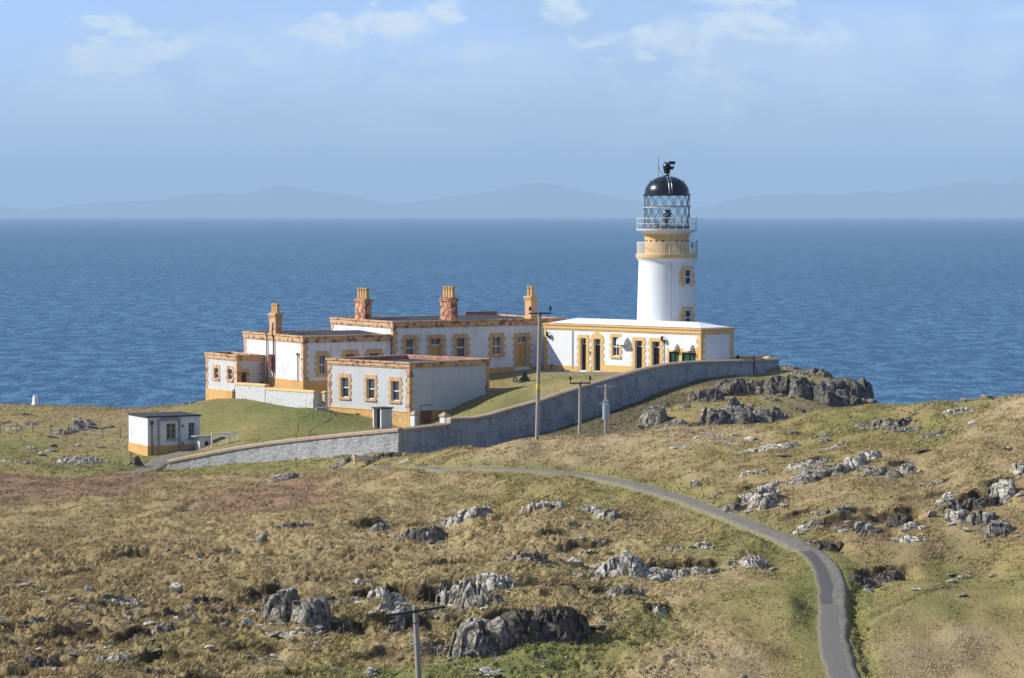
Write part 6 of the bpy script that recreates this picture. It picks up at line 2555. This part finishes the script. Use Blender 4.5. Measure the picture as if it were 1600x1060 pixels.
    ((1517, 800, 1556, 828), 'split grey block next to the biggest eastern boulder', 'rock', 'rock_outcrop', dict(n=3, tall=1.2)),
    ((1541, 815, 1582, 846), 'biggest rounded boulder of the eastern crag group', 'rock', 'boulder', dict(n=2, tall=1.2)),
    ((1504, 828, 1519, 836), 'white slab fragment below the eastern crag group', 'rock_pale', 'boulder', dict(n=1)),
    ((1588, 724, 1612, 754), 'tall pale rock cut by the picture edge', 'rock_pale', 'rock_outcrop', dict(n=3, tall=1.1)),
    ((1240, 818, 1262, 834), 'first pale rocks over the path on the outer bend', 'rock_pale', 'rock_outcrop', dict(n=3)),
    ((1258, 817, 1282, 829), 'pale stones beside the first rocks on the outer bend', 'rock_pale', 'rock_outcrop', dict(n=3)),
    ((1277, 840, 1317, 859), 'black overhung rock on the outer bend of the path', 'rock_dark', 'rock_outcrop', dict(n=4, tall=1.2)),
    ((1262, 836, 1282, 850), 'flat grey rock next to the black overhung rock', 'rock', 'boulder', dict(n=2)),
    ((1315, 818, 1342, 832), 'dark heathery rock above the black overhung rock', 'rock_dark', 'rock_outcrop', dict(n=3)),
    ((1338, 812, 1366, 832), 'white-streaked rocks in the banded bank', 'rock_pale', 'rock_outcrop', dict(n=4)),
    ((1355, 826, 1382, 845), 'brown shaded lump under the white-streaked rocks', 'rock_dark', 'boulder', dict(n=2)),
    ((1388, 803, 1427, 825), 'brown shaded crag with heather cap', 'rock_dark', 'rock_outcrop', dict(n=3, tall=1.15)),
    ((1407, 835, 1440, 854), 'white broken rocks lowest in the banded bank', 'rock_pale', 'rock_outcrop', dict(n=5)),
    ((1414, 816, 1438, 834), 'white rocks trailing down from the heather-capped crag', 'rock_pale', 'rock_outcrop', dict(n=4)),
    ((1448, 808, 1461, 821), 'upright white stone east of the heather-capped crag', 'rock_pale', 'boulder', dict(n=1, tall=1.2)),
    ((1331, 880, 1369, 903), 'dark mossy rock nearest the path in the green verge', 'rock_dark', 'rock_outcrop', dict(n=3, tall=1.15)),
    ((1373, 873, 1414, 894), 'second dark mossy rock farther from the path, pale tip', 'rock_dark', 'rock_outcrop', dict(n=3, tall=1.15)),
    ((1546, 882, 1558, 888), 'lone small grey stone on the eastern green', 'rock', 'boulder', dict(n=1)),
    # --- rocky brow below the compound wall
    ((1202, 574, 1372, 640), 'broad dark cliff mass carrying the blocks of the headland', 'rock_shore', 'rock_outcrop', dict(dmin=205, tall=1.0, deep=.75)),
    ((1080, 605, 1128, 631), 'brown rounded rock nearest the shaded wall', 'rock_shore', 'rock_outcrop', dict(n=3, dmin=205, tall=1.35)),
    ((1120, 594, 1168, 622), 'grey rounded rock second along below the wall', 'rock_shore', 'rock_outcrop', dict(n=4, dmin=205, tall=1.35)),
    ((1162, 595, 1199, 617), 'grey boulder third along below the wall', 'rock_shore', 'rock_outcrop', dict(n=3, dmin=205, tall=1.35)),
    ((1215, 594, 1272, 623), 'rounded crag at the landward side of the sea cliff', 'rock_shore', 'rock_outcrop', dict(n=4, dmin=205, tall=1.35)),
    ((1266, 598, 1310, 628), 'blocky crag in the middle of the sea cliff', 'rock_shore', 'rock_outcrop', dict(n=5, dmin=205, tall=1.35)),
    ((1290, 585, 1350, 632), 'highest sheer block of the dark sea cliff', 'rock_shore', 'rock_outcrop', dict(n=5, dmin=205, tall=1.2)),
    ((1335, 590, 1366, 640), 'outermost prow of the dark sea cliff', 'rock_shore', 'rock_outcrop', dict(n=4, dmin=205, tall=1.35)),
    ((1268, 570, 1300, 592), 'jagged rocks on top of the sea cliff', 'rock_shore', 'rock_outcrop', dict(n=5, dmin=205, tall=1.1)),
    ((1239, 575, 1272, 588), 'flat pale rock on the cliff top turf', 'rock', 'rock_outcrop', dict(n=3, dmin=205)),
    ((1212, 565, 1252, 578), 'stony rim of the brow at the end of the wall', 'rock', 'rock_outcrop', dict(n=5, dmin=205)),
    ((1002, 641, 1042, 669), 'pale pointed rocks first of the lower row on the brow', 'rock', 'rock_outcrop', dict(n=4, dmin=205, tall=1.35)),
    ((1030, 654, 1070, 673), 'grey rock sloping down behind the grassy crest', 'rock', 'rock_outcrop', dict(n=4, dmin=205, tall=1.1)),
    ((1066, 655, 1108, 671), 'dark rocks in the dip of the lower row', 'rock_dark', 'rock_outcrop', dict(n=4, dmin=205)),
    ((1098, 639, 1138, 668), 'brownish blunt rock of the lower row', 'rock', 'rock_outcrop', dict(n=4, dmin=205, tall=1.35)),
    ((1128, 629, 1176, 665), 'large striped grey rock of the lower row', 'rock', 'rock_outcrop', dict(n=5, dmin=205, tall=1.35)),
    ((1172, 629, 1232, 663), 'group of pale grey blocks ending the lower row', 'rock', 'rock_outcrop', dict(n=8, dmin=205, tall=1.1)),
    ((1195, 617, 1221, 629), 'small broken rocks between the two rows on the brow', 'rock', 'rock_outcrop', dict(n=4, dmin=205)),
    ((1334, 627, 1366, 643), 'smooth grey boulder at the foot of the cliff prow', 'rock', 'boulder', dict(n=1, dmin=195, tall=1.2)),
    ((1288, 640, 1322, 655), 'low dark rocks behind the crest below the cliff', 'rock', 'rock_outcrop', dict(n=5, dmin=195)),
    ((1240, 634, 1275, 646), 'two dark lumps in the turf below the cliff', 'rock_shore', 'rock_outcrop', dict(n=3, dmin=205)),
    ((1064, 628, 1081, 638), 'grey stone beside the brown rounded rock', 'rock', 'boulder', dict(n=1, dmin=205)),
    ((1008, 624, 1044, 641), 'shadowed rock close under the tall wall', 'rock_shore', 'rock_outcrop', dict(n=2, dmin=205)),
    # --- west pasture and foot of the long wall
    ((112, 656, 145, 674), 'big dark-sided boulder in the upper pasture', 'rock', 'rock_outcrop', dict(n=3, dmin=205, tall=1.35)),
    ((81, 665, 118, 681), 'pale stones trailing from the big pasture boulder', 'rock', 'rock_outcrop', dict(n=5, dmin=205)),
    ((143, 663, 180, 672), 'dark low rocks behind the big pasture boulder', 'rock_dark', 'rock_outcrop', dict(n=4, dmin=205)),
    ((33, 655, 57, 666), 'dark flat rock nearest the sea edge of the pasture', 'rock', 'rock_outcrop', dict(n=2, dmin=205)),
    ((9, 664, 33, 674), 'pale flat rock in front of the fence line', 'rock_pale', 'boulder', dict(n=2, dmin=205)),
    ((-4, 655, 11, 665), 'grey rock cut by the picture edge in the pasture', 'rock', 'boulder', dict(n=2, dmin=205)),
    ((113, 648, 131, 657), 'pale rock highest in the pasture', 'rock_pale', 'boulder', dict(n=2, dmin=205)),
    ((30, 643, 46, 651), 'dark rock below the tiny white marker', 'rock_dark', 'boulder', dict(n=2, dmin=205)),
    ((90, 706, 150, 726), 'largest pale boulder group of the lower pasture', 'rock_pale', 'rock_outcrop', dict(n=6, dmin=205, tall=1.1)),
    ((0, 716, 30, 725), 'long pale rock low in the pasture', 'rock_pale', 'rock_outcrop', dict(n=3, dmin=205)),
    ((61, 705, 72, 713), 'round pale stone uphill of the largest pasture group', 'rock_pale', 'boulder', dict(n=1, dmin=205)),
    ((43, 697, 59, 703), 'flat pale stone in the middle pasture', 'rock_pale', 'boulder', dict(n=1, dmin=205)),
    ((80, 693, 90, 699), 'dark stone below the fence in the middle pasture', 'rock_dark', 'boulder', dict(n=1, dmin=205)),
    ((36, 717, 52, 728), 'brown-grey stones beside the long pale pasture rock', 'rock', 'rock_outcrop', dict(n=2, dmin=205)),
    ((276, 632, 303, 642), 'broken rocks on the shore edge beside the wash-house', 'rock', 'rock_outcrop', dict(n=4, dmin=265)),
    ((215, 640, 233, 646), 'brown rock behind the hut at the sea edge', 'rock', 'boulder', dict(n=2, dmin=275)),
    ((508, 717, 545, 736), 'grey rocks in turf left of the sheep', 'rock', 'rock_outcrop', dict(n=5, dmin=194)),
    ((571, 704, 624, 719), 'dark mossy rocks under the wall behind the sheep', 'rock_dark', 'rock_outcrop', dict(n=5, dmin=200, tall=1.1)),
    ((581, 724, 611, 732), 'long flat rock in front of the sheep', 'rock', 'boulder', dict(n=2, dmin=180)),
    ((463, 705, 498, 718), 'whitewashed rock foot bulging from the long wall', 'rock_pale', 'rock_outcrop', dict(n=3, dmin=205)),
    ((681, 702, 700, 711), 'squared stones at the foot of the stepped wall', 'rock_pale', 'boulder', dict(n=2, dmin=190)),
    ((622, 714, 648, 723), 'thin white stones edging the turf above the path', 'rock_pale', 'rock_outcrop', dict(n=4, dmin=180)),
    ((305, 709, 331, 721), 'lichened boulders between the hut and the wall end', 'rock_pale', 'rock_outcrop', dict(n=3, dmin=205)),
]
for box, label, mat, nm, kw in ROCKS:
    outcrop(box, label, mat, nm, **kw)

# loose small stones: nothing tells these apart
_r = np.random.default_rng(21)
_spots = [(70, 955, 260, 110, 34), (220, 990, 240, 90, 38), (430, 985, 200, 60, 14), (760, 1035, 120, 30, 9), (1000, 880, 180, 40, 14), (1370, 830, 160, 30, 14), (1180, 770, 60, 40, 8), (1250, 720, 180, 40, 10), (640, 950, 120, 50, 10),
          (1480, 900, 220, 80, 8), (120, 700, 200, 40, 8), (1150, 690, 150, 20, 8)]
_k = 0
for cx, cy, w, h, n in _spots:
    for i in range(n):
        px, py = cx + _r.normal() * w * .33, cy + _r.normal() * h * .36
        if not (0 < px < 1600 and 640 < py < 1058):
            continue
        s = _r.uniform(3.5, 10.0)
        p = hit(px, py, 205 if (px < 300 and py < 738) else 88)
        if float(path_dist(np.array([p.x]), np.array([p.y]))[0]) < 1.0:
            continue
        outcrop((px - s, py - s * .75, px + s, py), 'small pale stone half sunk in rough grass', 'rock_pale' if _r.random() < .7 else 'rock', 'stone', 1, 205 if (px < 300 and py < 738) else 88, seed=1000 + _k, group='loose stones in the turf', sub=2)
        _k += 1

# ------------------------------------------------------------------ grass tufts standing out of the turf
def build_grass():
    r = np.random.default_rng(3)
    N = 165000
    # even over what stands in front: denser close by
    y = 92 + (186 - 92) * r.random(N * 2) ** 1.25
    y = np.concatenate([y, r.uniform(186, 300, 110000)])
    x = (r.random(len(y)) * 2 - 1) * (.195 * y + 2)
    clump = fbm2(x * .8, y * .5, 3, 95)
    keep = r.random(len(y)) < np.clip(.45 + .8 * clump, .06, 1)
    x, y = x[keep], y[keep]
    z, q = ground_height(x, y, True)
    inside = (y > 238) & (x > -32) & (x < 24) & (y < 285)
    ok = (q['pd'] > PATH_HALF - .02 + r.random(len(x)) * .1) & (q['edge'] < .9) & ~(inside & (apron(x, y) > .05)) & (z > 18)
    for (bp, lx_, ly_, yw) in ((STORE[0], STORE[1], STORE[2], YAW), (COT[0], COT[1], COT[2], YAWC), (WING[0], WING[1], WING[2], YAWC), (ANX[0], ANX[1], ANX[2], YAWC), (ENG[0], ENG[1], ENG[2], YAW), (at(231, 715.5, 238), HUT[1], HUT[2], R(27))):
        qx = (x - bp[0]) * math.cos(yw) + (y - bp[1]) * math.sin(yw)
        qy = -(x - bp[0]) * math.sin(yw) + (y - bp[1]) * math.cos(yw)
        ok &= ~((qx > -.15) & (qx < lx_ + .15) & (qy > -.15) & (qy < ly_ + .15))
    x, y, z = x[ok], y[ok], z[ok]
    n = len(x)
    far = np.where(y > 186, 1.25, 1.0) * np.where((y > 236) & (x > -30) & (x < 24), .6, 1)
    col = tint(x, y)
    var = r.uniform(.92, 1.22, n)
    straw = (r.random(n) < .35)[:, None]
    pe = np.clip(q['edge'][ok], 0, 1)[:, None]
    col = col * (1 - .8 * pe) + .8 * pe * np.array([.10, .075, .042])
    tip = np.where(straw, np.array([.36, .27, .13]) * .6 + col * .5, col) * var[:, None]
    sm = np.clip(sstep(3.5, 7.5, x) * sstep(132, 116, y) + sstep(-6, -1, x) * sstep(109, 103, y), 0, 1)
    K = 4
    V, Cc = [], []
    for k in range(K):
        a = r.random(n) * 2 * math.pi
        h = r.uniform(.05, .15, n) * (1 - .68 * sm) * far
        w = r.uniform(.016, .036, n) * far
        ln = r.uniform(.6, 1.7, n) * h
        ca, sa = np.cos(a), np.sin(a)
        ox, oy = r.normal(size=n) * .09, r.normal(size=n) * .09
        bx, by = x + ox, y + oy
        ax = r.random(n) * 2 * math.pi
        lx, ly = np.cos(ax) * ln + .7 * h, np.sin(ax) * ln      # combed by the sea wind
        V.append(np.stack([np.stack([bx - ca * w, by - sa * w, z - .04], 1), np.stack([bx + ca * w, by + sa * w, z - .04], 1), np.stack([bx + lx, by + ly, z + h], 1)], 1))
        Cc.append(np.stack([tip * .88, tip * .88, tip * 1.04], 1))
    V = np.concatenate(V).reshape(-1, 3)
    Cc = np.concatenate(Cc).reshape(-1, 3)
    f = np.arange(len(V)).reshape(-1, 3)
    m, t, b, out = material('dry_grass')
    a = t.n('ShaderNodeAttribute')
    a.attribute_name = 'tint'
    t.l(a.outputs[0], b.inputs['Base Color'])
    b.inputs['Roughness'].default_value = .9
    b.inputs['Specular IOR Level'].default_value = .1
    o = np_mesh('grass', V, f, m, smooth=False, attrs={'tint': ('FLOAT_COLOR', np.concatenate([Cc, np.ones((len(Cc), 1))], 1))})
    o['kind'] = 'stuff'


build_grass()
